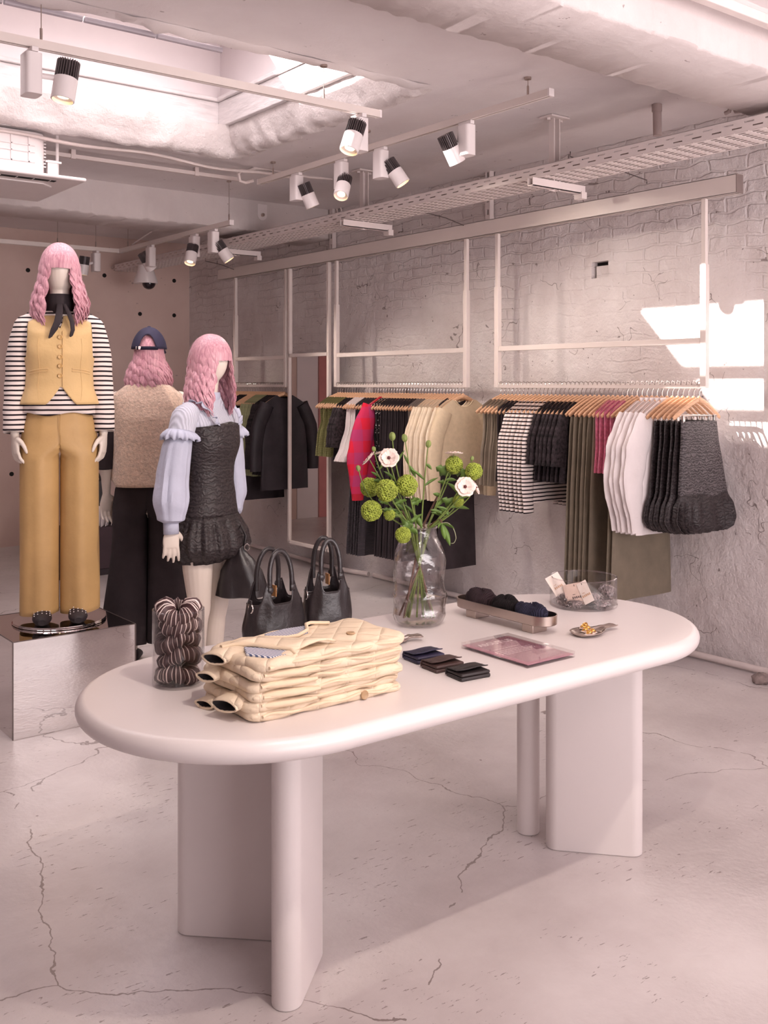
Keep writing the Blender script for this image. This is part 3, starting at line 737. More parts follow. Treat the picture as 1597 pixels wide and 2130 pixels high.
def sleeve(m, s, pts, rad, fy=.4, n=14, wr=.06, seed=0):
    path = [Vector((s*x, y, z)) for x, y, z in pts]
    # resample
    out = []; rr = []
    N = 14
    for i in range(N+1):
        u = i/N*(len(path)-1); k = min(int(u), len(path)-2); f = u-k
        out.append(path[k].lerp(path[k+1], f)); rr.append(lerp(rad[k], rad[k+1], f))
    rings = []
    for i, (p, r) in enumerate(zip(out, rr)):
        t = (out[min(i+1, N)]-out[max(i-1, 0)]).normalized(); a = Vector((t.z, 0, -t.x)); b = Vector((0, 1, 0))
        rings.append([p+a*math.cos(2*PI*j/n)*r*(1+wr*math.sin(i*1.9+j+seed))+b*math.sin(2*PI*j/n)*r*fy for j in range(n)])
    m.loft(rings, True); return m
def G(kind, seed=0, face=False):
    """one garment of a kind; face=True for the one hanging nearest, seen from the front"""
    hd = .030 if face else .0125
    A = (.006 if face else .0030)
    M_ = M()
    if kind == 'pinstripe_vest':
        cloth(M_, [(-.67, .2, hd), (-.45, .185, hd), (-.34, .165, hd), (-.26, .16, .012), (-.12, .17, .005)], shoulder_top(.17, .075, 0, .05), nf=6, amp=A, seed=seed); return M_.build('pinstripe_vest', KHAKI_V)
    if kind == 'black_top':
        cloth(M_, [(-.63, .22, hd), (-.4, .2, hd), (-.22, .205, .012), (-.12, .2, .005)], shoulder_top(.2, .08), amp=A, seed=seed); return M_.build('black_tee', BLK)
    if kind == 'striped_top':
        cloth(M_, [(-.74, .245, hd), (-.45, .215, hd), (-.24, .205, .014), (-.12, .2, .006)], shoulder_top(.2, .09, 0, .03), amp=A, seed=seed); o = M_.build('striped_top', STRIPE)
        for s in (-1, 1): sleeve(M(), s, [(.18, 0, -.2), (.245, -.004, -.36), (.265, -.006, -.58), (.25, -.004, -.80)], [.06, .062, .052, .043], .32, seed=seed).build('sleeve', STRIPE, o)
        return o
    if kind == 'lace_top':
        cloth(M_, [(-.60, .235, hd), (-.4, .215, hd), (-.22, .205, .013), (-.12, .2, .005)], shoulder_top(.2, .08), nf=9, amp=A*1.5, seed=seed); o = M_.build('black_lace_top', BLK_LACE)
        for s in (-1, 1): sleeve(M(), s, [(.18, 0, -.2), (.23, 0, -.34), (.245, 0, -.50)], [.055, .06, .06], .3, seed=seed).build('sleeve', BLK_LACE, o)
        return o
    if kind in ('khaki_trousers', 'wide_trousers'):
        wd = .235 if kind == 'khaki_trousers' else .27
        mt = KHAKI
        cloth(M_, [(-1.24, wd, hd), (-.7, wd*.93, hd), (-.3, .19, hd*.9), (-.205, .18, .012)], -.2, nf=4, amp=A*1.6, seed=seed); o = M_.build(kind, mt)
        cloth(M(), [(-.235, .182, .014), (-.195, .18, .013)], -.195, nz=3, amp=.001).build('waistband', mt, o); return o
    if kind == 'pink_vest':
        cloth(M_, [(-.52, .215, hd+.002), (-.36, .2, hd+.003), (-.22, .2, .016), (-.12, .2, .007)], shoulder_top(.2, .07, 0, .03), nf=5, amp=A*.7, seed=seed); return M_.build('pink_knit_vest', PINKK)
    if kind == 'white_shirt':
        cloth(M_, [(-.84, .27, hd+.004), (-.5, .24, hd+.004), (-.24, .215, .016), (-.12, .21, .006)], shoulder_top(.21, .06), nf=6, amp=A*1.4, seed=seed); o = M_.build('white_shirt', WHITEC)
        for s in (-1, 1):
            sl = sleeve(M(), s, [(.17, 0, -.19), (.26, -.004, -.36), (.30, -.006, -.56), (.265, -.005, -.75)], [.075, .09, .078, .05], .28, seed=seed).build('sleeve', WHITEC, o)
            sleeve(M(), s, [(.267, -.005, -.735), (.255, -.005, -.82)], [.05, .048], .34, wr=0).build('cuff', WHITEC, sl)
        cloth(M(), [(-.15, .07, .02), (-.10, .06, .018), (-.075, .055, .016)], -.078, nz=4, amp=0).build('collar', WHITEC, o); return o
    if kind == 'bubble_skirt':
        mt = JACQ_G if face else JACQ
        hb = .055 if face else .024
        g = lambda th, z: (.010 if face else .005)*math.sin(19*th+seed)*smooth((-.62-z)/.06)*(1 if face else .8)
        cloth(M_, [(-.615, .215, hd+.004), (-.45, .19, hd), (-.30, .165, hd*.8), (-.2, .16, .012)], -.205, hem=lambda x, s: -.62-.0*x, nf=4, amp=A*.7, seed=seed, lean=.09 if face else .03); o = M_.build('bubble_hem_skirt' , mt)
        cloth(M(), [(-.82, .19, hb*.5), (-.805, .235, hb), (-.75, .272, hb), (-.68, .256, hb*.95), (-.61, .216, hd+.005)], -.605, nth=72, nz=12, nf=3, amp=A*.6, seed=seed, gather=g, lean=.09 if face else .03).build('bubble_hem', JACQ, o); return o
    if kind == 'olive_vest':
        cloth(M_, [(-.58, .225, hd+.002), (-.4, .205, hd+.003), (-.3, .17, hd), (-.22, .175, .015), (-.12, .18, .006)], shoulder_top(.18, .08, 0, .05), nf=4, amp=A*.6, seed=seed); return M_.build('olive_knit_vest', OLIVE)
    if kind == 'quilted_vest':
        g = lambda th, z: .008*abs(math.sin(z*60))
        cloth(M_, [(-.68, .24, .02), (-.6, .262, .024), (-.45, .235, .024), (-.24, .18, .015), (-.12, .18, .008)], shoulder_top(.2, .08), nz=44, nf=3, amp=.002, seed=seed, gather=g); return M_.build('quilted_vest', PUFF)
    if kind == 'cream_top':
        cloth(M_, [(-.60, .30, hd), (-.5, .245, hd+.004), (-.34, .19, hd), (-.22, .18, .014), (-.12, .18, .005)], shoulder_top(.18, .08, 0, .04), nf=8, amp=A*1.6, seed=seed); return M_.build('cream_peplum_top', WHITEC if seed % 2 else CREAMK)
    if kind == 'crinkle_dress':
        cloth(M_, [(-1.30, .275, hd+.006), (-.9, .25, hd+.006), (-.4, .2, hd), (-.2, .19, .014), (-.12, .19, .005)], shoulder_top(.19, .08), nf=9, amp=A*2.2, seed=seed); return M_.build('charcoal_dress', GREYRIB)
    if kind == 'red_cardigan':
        cloth(M_, [(-.80, .25, .03), (-.5, .25, .034), (-.3, .22, .03), (-.12, .205, .01)], shoulder_top(.205, .07), nf=4, amp=.004, seed=seed); o = M_.build('red_cardigan', RED)
        sl = None
        for s in (-1, 1):
            sl = sleeve(M(), s, [(.18, -.01, -.17), (.26, -.03, -.34), (.315, -.04, -.56), (.315, -.035, -.82)], [.07, .095, .10, .055], .52, 18, .03, seed).build('sleeve', RED, o)
            sleeve(M(), s, [(.315, -.035, -.80), (.315, -.035, -.87)], [.056, .05], .5, 18, .0).build('ribbed_cuff', rib_mat('red_rib', 'c22a3c', 60, 0) if s < 0 else bpy.data.materials['red_rib'], sl)
        return o
    if kind == 'dotted_scarf_top':
        cloth(M_, [(-.72, .15, hd), (-.5, .16, hd), (-.3, .18, hd), (-.12, .19, .008)], shoulder_top(.19, .08), nf=5, amp=A, seed=seed); return M_.build('dotted_blouse', DOTS)
    if kind == 'pleated_dress':
        cloth(M_, [(-1.28, .25, hd+.004), (-.8, .225, hd), (-.4, .195, hd), (-.2, .19, .014), (-.12, .19, .005)], shoulder_top(.19, .08), nf=11, amp=A*1.8, seed=seed); return M_.build('black_pleated_dress', BLK)
    if kind == 'slip_dress':
        cloth(M_, [(-1.30, .19, hd+.004), (-.8, .17, hd), (-.4, .16, hd), (-.2, .17, .014), (-.12, .17, .005)], shoulder_top(.17, .08), nf=6, amp=A, seed=seed); return M_.build('black_slip_dress', BLK)
    if kind == 'grey_rib_top':
        cloth(M_, [(-.72, .185, hd+.004), (-.45, .18, hd+.003), (-.2, .19, .016), (-.12, .19, .005)], shoulder_top(.19, .08), nf=9, amp=A, seed=seed); return M_.build('grey_ribbed_top', GREYK)
    if kind in ('cream_sweater', 'beige_sweater'):
        mt = CREAMK if kind == 'cream_sweater' else BEIGEK
        cloth(M_, [(-.60, .235, hd), (-.57, .245, hd+.006), (-.4, .235, hd+.006), (-.24, .215, hd), (-.12, .205, .010)], shoulder_top(.205, .085, 0, .05), nf=4, amp=A*.8, seed=seed); o = M_.build(kind, mt)
        for s in (-1, 1):
            sl = sleeve(M(), s, [(.17, 0, -.19), (.25, -.004, -.36), (.275, -.006, -.56), (.265, -.006, -.80)], [.07, .068, .058, .042], .32 if not face else .5, 16, .04, seed).build('sleeve', mt, o)
        # neck rib
        N = 20
        m2 = M(); f = shoulder_top(.205, .085, 0, .05)
        for sg in (-1, 1): m2.tube([(-.083+.166*i/N, sg*.011, f(-.083+.166*i/N)+.002) for i in range(N+1)], .006, 8)
        m2.build('neckband', mt, o); return o
    if kind == 'black_jacket':
        cloth(M_, [(-.93, .245, hd+.004), (-.5, .235, hd+.004), (-.24, .225, hd), (-.11, .215, .010)], shoulder_top(.215, .07, 0, .02), nf=4, amp=A, seed=seed); o = M_.build('black_jacket', BLK_SATIN)
        for s in (-1, 1): sleeve(M(), s, [(.18, 0, -.18), (.27, -.004, -.36), (.30, -.006, -.56), (.30, -.006, -.76)], [.07, .07, .06, .055], .35 if not face else .6, 16, .03, seed).build('sleeve', BLK_SATIN, o)
        return o
    if kind == 'lace_jacket':
        cloth(M_, [(-.80, .24, hd), (-.5, .22, hd), (-.22, .215, .014), (-.12, .21, .006)], shoulder_top(.21, .07), nf=7, amp=A, seed=seed); o = M_.build('black_velvet_jacket', BLK_LACE)
        for s in (-1, 1): sleeve(M(), s, [(.18, 0, -.19), (.25, 0, -.4), (.26, 0, -.75)], [.06, .06, .055], .3, seed=seed).build('sleeve', BLK_LACE, o)
        return o
    if kind == 'green_cardigan':
        cloth(M_, [(-.82, .225, hd+.005), (-.5, .215, hd+.005), (-.22, .205, .018), (-.12, .2, .007)], shoulder_top(.2, .07), nf=4, amp=A, seed=seed); o = M_.build('sage_green_cardigan', GREENK)
        for s in (-1, 1): sleeve(M(), s, [(.18, 0, -.19), (.235, 0, -.4), (.245, 0, -.74)], [.06, .06, .05], .34, seed=seed).build('sleeve', GREENK, o)
        return o
    if kind == 'black_skirt':
        cloth(M_, [(-1.05, .24, hd), (-.7, .22, hd), (-.3, .18, hd), (-.2, .17, .012)], -.2, nf=8, amp=A*1.6, seed=seed); return M_.build('long_black_skirt', BLK)
LBL = dict(pinstripe_vest=('olive-grey pinstripe waistcoat', 'waistcoat'), black_top=('short black top', 'top'), striped_top=('black-and-white striped long-sleeved top', 'top'),
  lace_top=('black lace top', 'top'), khaki_trousers=('khaki pleated trousers', 'trousers'), wide_trousers=('wide khaki trousers beside the white shirts', 'trousers'), pink_vest=('fuzzy pink knitted vest', 'vest'),
  white_shirt=('oversized white shirt', 'shirt'), bubble_skirt=('black jacquard bubble-hem dress', 'dress'), olive_vest=('olive knitted vest', 'vest'), quilted_vest=('pale quilted vest', 'vest'), cream_top=('cream peplum top', 'top'),
  crinkle_dress=('long charcoal crinkled dress', 'dress'), red_cardigan=('red and pink checked cardigan', 'cardigan'), dotted_scarf_top=('black blouse with white dots', 'blouse'), pleated_dress=('long black pleated dress', 'dress'),
  slip_dress=('long narrow black dress among the cream sweaters', 'dress'), grey_rib_top=('grey ribbed knitted top', 'top'), cream_sweater=('cream knitted sweater', 'sweater'), beige_sweater=('beige sweater', 'sweater'), black_jacket=('black velvet jacket', 'jacket'), lace_jacket=('black crushed-velvet jacket', 'jacket'),
  green_cardigan=('sage green knitted cardigan', 'cardigan'), black_skirt=('long black skirt', 'skirt'))
CLIPPED = ('khaki_trousers', 'wide_trousers', 'bubble_skirt', 'black_skirt')
hanger_proto = {}
proto = {}
def hang(o, y, rz, first):
    o.location = (RX, y, ZR+.004); o.rotation_euler = (0, 0, rz)
def dup(src, used):
    if src not in used: used.add(src); return src
    return copy_tree(src)
used = set()
def rail(name, ya, yb, n, plan):
    """plan: rail pixel bounds from the near end, with the kind hung there"""
    count = {}; total = {}
    ys = [lerp(ya, yb, i/(n-1)) for i in range(n)]
    kinds = []
    for y in ys:
        px = 798.5+FPX*(RX*RT.x+y*RT.y)/(RX*FW.x+y*FW.y)
        for lim, k in plan:
            if px >= lim: kinds.append(k); break
        else: kinds.append(plan[-1][1])
    for k in kinds: total[k] = total.get(k, 0)+1
    for i, (y, k) in enumerate(zip(ys, kinds)):
        c = k in CLIPPED
        if c not in hanger_proto: hanger_proto[c] = make_hanger(c)
        h = dup(hanger_proto[c], used)
        rz = rnd.uniform(-.03, .03)
        hang(h, y, rz, 0)
        tag(h, f'wooden hanger with wire hook, {nth(i+1)} from the near end of the {name} clothes rail', 'hanger', f'wooden hangers on the {name} clothes rail')
        count[k] = count.get(k, 0)+1
        face = (count[k] == 1 and i in (0,)) or (i > 0 and kinds[i] == 'red_cardigan')
        if face: o = G(k, 1, True)
        else:
            v = (k, (count[k]) % 2)
            if v not in proto: proto[v] = G(k, 3+count[k] % 2*2)
            o = dup(proto[v], used)
        hang(o, y, rz, 0)
        lb, ct = LBL[k]
        if total[k] == 1: lab = f'{lb}, the only one on the {name} rail'
        else: lab = f'{nth(count[k])} {lb} from the near end of the {name} rail'
        tag(o, lab, ct, f'{lb.split(" beside")[0].split(" among")[0]} garments on the {name} rail')
rail('nearest', yR0+.035, yR1-.03, 45, [(1452, 'bubble_skirt'), (1388, 'bubble_skirt'), (1340, 'white_shirt'), (1318, 'wide_trousers'), (1280, 'pink_vest'), (1222, 'khaki_trousers'), (1160, 'lace_top'), (1104, 'striped_top'), (1078, 'black_top'), (0, 'pinstripe_vest')])
rail('middle', yM0+.035, yM1-.02, 46, [(958, 'beige_sweater'), (952, 'cream_sweater'), (946, 'slip_dress'), (905, 'cream_sweater'), (888, 'grey_rib_top'), (826, 'pleated_dress'), (812, 'dotted_scarf_top'), (805, 'red_cardigan'), (778, 'crinkle_dress'), (757, 'cream_top'), (741, 'lace_top'), (702, 'olive_vest'), (0, 'quilted_vest')])
rail('farthest', yL0+.03, yL1-.02, 30, [(590, 'black_jacket'), (573, 'lace_jacket'), (546, 'green_cardigan'), (530, 'black_skirt'), (512, 'lace_jacket'), (0, 'black_skirt')])
# ------------------------------------------------------------------ mannequins (local frame: facing -y, own left hand at +x, feet at z = 0)
def ell(c, rx, ry, n=24, e=1.0): return [Vector((c[0]+rx*spow(math.cos(2*PI*i/n), e), c[1]+ry*spow(math.sin(2*PI*i/n), e), c[2])) for i in range(n)]
def hand(m, W, d, p, t, k=1.0, curl=(10, 22, 20)):
    W = Vector(W); d = Vector(d).normalized(); p = Vector(p); p = (p-d*p.dot(d)).normalized(); t = Vector(t); t = (t-d*t.dot(d)-p*t.dot(p)).normalized()
    rings = []
    for u, wd, th in ((-.03, .021, .019), (0, .022, .018), (.02, .030, .017), (.05, .039, .016), (.08, .040, .013), (.095, .036, .010)):
        c = W+d*u*k
        rings.append([c+t*math.cos(a)*wd*k+p*math.sin(a)*th*k for a in [2*PI*i/16 for i in range(16)]])
    m.loft(rings, True)
    for i, L in enumerate((.076, .084, .078, .062)):
        q = W+d*.085*k+t*(.029-.0195*i)*k; ang = 0; pts = [q-d*.015*k, q]; rr = [.0088*k, .0088*k]
        for j, f in enumerate((.45, .32, .23)):
            ang += math.radians(curl[j]+i*2)
            sp = t*(.10-.065*i)
            q = q+(d*math.cos(ang)+p*math.sin(ang)+sp).normalized()*L*f*k; pts.append(q); rr.append((.0086, .0078, .0062)[j]*k)
        m.tube(pts, rr, 10); m.ball(q, .0062*k, 8, 6)
    q = W+d*.02*k+t*.024*k; pts = [q]; rr = [.0125*k]
    for j, (dd, tt, pp, L) in enumerate(((.62, .62, .35, .034), (.85, .42, .30, .030), (.97, .1, .28, .026))):
        q = q+(d*dd+t*tt+p*pp).normalized()*L*k; pts.append(q); rr.append((.0115, .0098, .0075)[j]*k)
    m.tube(pts, rr, 10); m.ball(q, .0075*k, 8, 6)
def arm(m, pts, rad, k=1.0):
    P = [Vector(p) for p in pts]; out = []; rr = []
    for a in range(len(P)-1):
        for i in range(6):
            u = i/6; out.append(P[a].lerp(P[a+1], u)); rr.append(lerp(rad[a], rad[a+1], u))
    out.append(P[-1]); rr.append(rad[-1]); m.tube(out, rr, 14)
ARM_R = (.046, .040, .034, .031, .021)
def body(root, arms, head_yaw=0, feet=True, tip=35, bare=False, headc=(0, -.012, 1.715), leg_sp=.088):
    m = M()
    prof = [(.80, .02, .03, 0), (.83, .13, .085, .005), (.90, .160, .105, .008), (.96, .163, .108, .008), (1.04, .138, .092, 0), (1.12, .113, .078, -.004), (1.20, .120, .082, -.006), (1.30, .138, .098, -.012), (1.38, .142, .092, -.006), (1.44, .150, .066, .004), (1.475, .115, .052, .008), (1.51, .062, .046, .006), (1.56, .046, .046, .0), (1.64, .047, .05, -.006), (1.68, .05, .055, -.008)]
    m.loft([ell((0, cy, z), rx, ry) for z, rx, ry, cy in prof], True)
    hc = Vector(headc)
    m.ball(hc, (.073, .093, .118), 24, 18, Matrix.Rotation(head_yaw, 3, 'Z'), f=lambda u: 1-.10*max(0, -u.z)*max(0, .3-u.y)+.03*max(0, u.y))
    for s in (-1, 1):
        x = leg_sp
        pts = [(s*.082, .005, .88), (s*.086, .0, .70), (s*x, -.004, .50), (s*x, .008, .44), (s*x, .022, .33), (s*x, .018, .16), (s*x, .014, .09)]
        m.tube([Vector(a) for a in pts], [.086, .073, .052, .049, .052, .034, .031], 18)
        if feet:
            m.loft([[Vector((s*x+math.cos(a)*w, y+math.sin(a)*0, zc+math.sin(a)*h)) for a in [2*PI*i/14 for i in range(14)]] for y, zc, w, h in ((.045, .045, .018, .03), (.02, .06, .03, .05), (-.04, .055, .033, .042), (-.10, .035, .04, .025), (-.15, .022, .038, .014), (-.175, .018, .024, .009))], True)
    for s, a in arms.items():
        S, E, Wr = [Vector(q) for q in a['j']]
        arm(m, [S, S.lerp(E, .5), E, E.lerp(Wr, .45), Wr], ARM_R)
        m.ball(S, .048, 12, 8)
        hand(m, Wr, a['d'], a['p'], a['t'], a.get('k', 1.0), a.get('curl', (10, 22, 20)))
    return m.build('body', SKIN, root, remesh=.0045)
def wig(root, hc, yaw=0, L=.26, wid=.135, bang=True, seed=0, hcol=HAIR, front_open=48, ns=230, wave=.010, depth=.0, top=.0):
    """shoulder-length wavy hair with a fringe: coherent waved locks over a skull cap"""
    r = random.Random(seed); hc = Vector(hc); R = Matrix.Rotation(yaw, 3, 'Z'); m = M()
    A = (.090+top, .110+top, .131+top)
    def sk(th, az, k=1.0): return Vector((A[0]*math.sin(th)*math.sin(az)*k, -A[1]*math.sin(th)*math.cos(az)*k, A[2]*math.cos(th)*k))
    # cap
    rows = []
    n = 56
    for j in range(15):
        row = []
        for i in range(n):
            az = -PI+2*PI*i/n; fo = math.radians(front_open)
            lim = lerp(1.36, 2.25, smooth((abs(az)-fo*.95)/.35))
            th = .02+lim*(j/14); k = .975
            row.append(hc+R@sk(th, az, k))
        rows.append(row)
    m.grid(rows, True)
    for layer in range(3):
        for i in range(ns):
            az = -PI+2*PI*(i+r.random())/ns
            fo = math.radians(front_open)
            if abs(az) < fo: continue
            pts = []; rr = []
            kk = (.965, 1.0, 1.035)[layer]
            Lz = L*(1+r.uniform(-.10, .06))*(1-.12*layer*0)
            lk = int((az+PI)*5.5); ph = (lk*2.39)%6.28+az*1.2+r.uniform(-.35, .35)+layer*.5
            N = 26; thm = 1.55
            sp = wid*(1+r.uniform(-.06, .06))
            tot = A[2]*thm+Lz
            for q in range(N+1):
                s = q/N*tot
                if s < A[2]*thm:
                    th = .05+(thm-.05)*s/(A[2]*thm); P = sk(th, az, kk+.01*math.sin(th*3+ph))
                    u = 0
                else:
                    u = (s-A[2]*thm)/Lz
                    b = sk(thm, az, kk); rad = Vector((math.sin(az), -math.cos(az), 0))
                    fl = lerp(1, sp/.10, smooth(u*1.4))
                    P = Vector((b.x*fl, b.y*lerp(1, 1.06, u)+depth*u, b.z-(s-A[2]*thm)))
                    if abs(az) < 1.25: P.x = math.copysign(max(abs(P.x), .052+.03*u), P.x); P.y = lerp(P.y, min(P.y, -.06), .4*u)
                    if u > .75: P -= rad*.018*(u-.75)/.25
                w = wave*smooth((s-.10)/.12)*math.sin(2*PI*s/.088+ph); w2 = wave*.55*smooth((s-.12)/.12)*math.sin(2*PI*s/.088+ph+1.2)
                P = P+Vector((math.cos(az)*w+math.sin(az)*w2, math.sin(az)*w-math.cos(az)*w2, 0))
                pts.append(hc+R@P); rr.append(.0066*(1-.75*smooth((q/N-.72)/.28))*(.6+.4*smooth(q/5)))
            m.tube(pts, rr, 5, True, flat=(.7, 1.5))
    if bang:
        for i in range(46):
            az = math.radians(-front_open-6+(2*front_open+12)*(i+r.random()*.8)/46)
            pts = []; rr = []
            end = 1.50+.06*r.random()+.10*smooth((abs(az)-.55)/.3)
            for q in range(13):
                th = .06+(end-.06)*q/12
                pts.append(hc+R@(sk(th, az*lerp(.8, 1, q/12), 1.03+.012*math.sin(th*2)))); rr.append(.0075*(.5+.5*smooth(q/3))*(1-.5*smooth((q-9)/3)))
            m.tube(pts, rr, 5, True, flat=(.7, 1.5))
    return m.build('wig', hcol, root, ang=80)
def base_disc(root, r=.21):
    M().lathe([(0, 0), (r-.002, 0), (r, .003), (r-.002, .006), (0, .006)], 64).lathe([(0, .0062), (r-.003, .0062), (r-.002, .0085), (r-.004, .012), (0, .012)], 64).build('base_plate', MIRROR_T, root)
def shoe(root, x, m_=None, studs=True, z=.0):
    rings = []
    for y, zc, w, h in ((.055, .05, .022, .045), (.03, .055, .034, .055), (-.03, .05, .037, .048), (-.09, .038, .043, .036), (-.14, .03, .045, .028), (-.18, .026, .036, .022), (-.2, .024, .018, .014)):
        rings.append([Vector((x+math.cos(a)*w, y, z+max(.002, zc+math.sin(a)*h))) for a in [2*PI*i/18 for i in range(18)]])
    o = M().loft(rings, True).build('shoe', BLK_SATIN, root)
    if studs:
        m = M()
        for i in range(6):
            for j in range(5):
                a = PI*(.2+.6*j/4); y = -.05-.02*i; w, h, zc = .044, lerp(.05, .029, i/5), lerp(.045, .03, i/5)
                m.ball((x+math.cos(a)*w, y, z+zc+math.sin(a)*h), .0030, 6, 4)
        tag(m.build('white_studs', WHITE_PL, o), kind='stuff')
    return o
def fabric_tube(root, name, mt, prof, top, hem, nth=72, nz=30, fold=None, solid=.004, e=.9):
    rows = []
    for j in range(nz+1):
        row = []
        for i in range(nth):
            th = 2*PI*i/nth; c, s = math.cos(th), math.sin(th)
            xs = spow(c, e); ys = spow(s, e)
            zt = top(xs, ys) if callable(top) else top; zb = hem(xs, ys) if callable(hem) else hem
            z = lerp(zb, zt, j/nz); rx, ry, cy = interp(prof, z)
            f = fold(th, z) if fold else 0
            row.append(Vector((xs*(rx+f), cy+ys*(ry+f), z)))
        rows.append(row)
    return M().grid(rows, True).build(name, mt, root, ang=60, solid=solid)
def arm_sleeve(root, name, mt, pts, rad, n=22, N=26, wr=.03, seed=0, rf=None, parent=None):
    P = [Vector(p) for p in pts]; out = []; rr = []
    for i in range(N+1):
        u = i/N*(len(P)-1); k = min(int(u), len(P)-2); f = u-k; f2 = f
        out.append(P[k].lerp(P[k+1], f2)); rr.append(lerp(rad[k], rad[k+1], smooth(f)))
    def w(u, th): return 1+wr*math.sin(u*38+2*math.sin(th+seed)+seed)*(.5+.5*math.sin(th*2+seed*2))+(rf(u, th) if rf else 0)
    return M().tube(out, rr, n, False, rf=w).build(name, mt, root, solid=.003)

def bez3(pts, n):
    P = [Vector(p) for p in pts]; out = []
    for i in range(n+1):
        u = i/n*(len(P)-1); k = min(int(u), len(P)-2); f = u-k
        a, b, c, d = P[max(k-1, 0)], P[k], P[k+1], P[min(k+2, len(P)-1)]
        out.append(.5*((2*b)+(c-a)*f+(2*a-5*b+4*c-d)*f*f+(3*b-a-3*c+d)*f**3))
    return out
# ------- mannequin 1: mustard waistcoat on the mirrored plinth
P1 = (1.465, 4.63); PW = .585
t = thing('mirrored_plinth', 'square mirrored plinth on the floor under the mannequin in the mustard vest', 'plinth', (P1[0], P1[1], 0))
M().box2((0, 0, .0), (PW, PW, .441)).build('mirrored_box', MIRROR, t, sm=False, bevel=.0015)
m = M()
for x in (0, PW):
    for y in (0, PW): m.box2((x-.0025, y-.0025, 0), (x+.0025, y+.0025, .4415))
for a in (0, PW):
    m.box2((0, a-.0015, .4385), (PW, a+.0015, .4425)); m.box2((a-.0015, 0, .4385), (a+.0015, PW, .4425))
m.build('edge_seams', mat('plinth_edge', '6e6260', .4, metal=.6), t, sm=False)
m1c = at_d(124, 900, 4.99)
t = thing('mannequin', 'mannequin with long pink wig in mustard vest and striped top on the mirrored plinth', 'mannequin', (m1c.x, m1c.y, .4425), math.radians(-19))
base_disc(t, .222)
JT = {s: [(s*.160, .005, 1.435), (s*.193, .018, 1.18), (s*.207, -.03, .915)] for s in (-1, 1)}
arms = {s: dict(j=JT[s], d=(-s*.06, -.16, -1), p=(-s*.9, .35, 0), t=(-s*.3, -1, 0), k=1.02, curl=(14, 26, 22)) for s in (-1, 1)}
body(t, arms, feet=False)
wig(t, (0, -.012, 1.715), 0, .265, .140, seed=3, front_open=36)
SP = [(1.00, .178, .125, 0), (1.06, .174, .122, 0), (1.15, .150, .108, -.003), (1.22, .148, .106, -.006), (1.31, .158, .118, -.012), (1.40, .165, .108, -.006), (1.455, .172, .078, .004), (1.485, .120, .060, .008), (1.53, .066, .056, .006)]
o = fabric_tube(t, 'striped_shirt', STRIPE, SP, 1.515, lambda x, y: 1.015+.008*math.sin(x*5), fold=lambda th, z: .004*math.sin(th*9+z*8)*smooth((1.12-z)/.1))
for s in (-1, 1):
    arm_sleeve(t, 'striped_sleeve', STRIPE, [(s*.118, .006, 1.482), (s*.160, .008, 1.436), (s*.186, .014, 1.31), (s*.196, .018, 1.16), (s*.205, -.005, 1.03), (s*.209, -.026, .925)], [.040, .056, .060, .058, .055, .050], wr=.035, seed=s+2)
VP = [(k, a+.008, b+.010, c) for k, a, b, c in SP]; VP[0] = (1.00, .196, .142, 0); VP[1] = (1.06, .192, .138, 0); VP[2] = (1.15, .160, .118, -.003)
def vtop(x, y):
    ax = abs(x)
    side = 1.29+.0*x
    if y < 0:   # front with V
        v = 1.425+max(0, ax-.02)*1.0*.62 if ax < .30 else 9
        a = min(1.492-.05*max(0, ax-.5), v)
        return lerp(a, side, smooth((ax-.80)/.14))
    return lerp(1.50, side, smooth((ax-.80)/.14))
def vhem(x, y):
    if y < 0: return 1.062+.092*max(0, 1-abs(x-.03)/.36)**1.05
    return 1.062
vs = fabric_tube(t, 'mustard_vest', VEST_Y, VP, vtop, vhem, nth=120, nz=34, solid=.005)
m = M()
def vfront(x, z, off=.006):
    rx, ry, cy = interp(VP, z); u = x/rx; c = spow(u, 1/.9); s = -math.sqrt(max(0, 1-c*c)); return Vector((x, cy-abs(s)**.9*ry-off, z))
m.tube([vfront(.012, 1.415-.265*i/12) for i in range(13)], .0022, 6)
m.build('front_edge', VEST_Y, vs)
for z in (1.385, 1.34, 1.29, 1.247, 1.20):
    p = vfront(.0, z, .006)
    b = M().lathe([(0, 0), (.0105, 0), (.0115, .003), (.009, .005), (.006, .0035), (0, .0035)], 20).xform(Matrix.Translation(p)@Matrix.Rotation(PI/2, 4, 'X')).build('button', mat('horn_button', 'c9a066', .3) if z > 1.38 else bpy.data.materials['horn_button'], vs)
for s in (-1, 1):
    m = M()
    m.tube([vfront(s*(.055+.085*i/8), 1.222-.014*(i/8)**2, .005) for i in range(9)], .0032, 6).tube([vfront(s*(.055+.085*i/8), 1.234-.014*(i/8)**2, .005) for i in range(9)], .0032, 6)
    m.build('pocket_welt', VEST_Y, vs)
    M().tube([vfront(s*(.098+.004*math.sin(i)), 1.38-.30*i/10, .0035) for i in range(11)], .0013, 5).build('dart_seam', VEST_Y, vs)
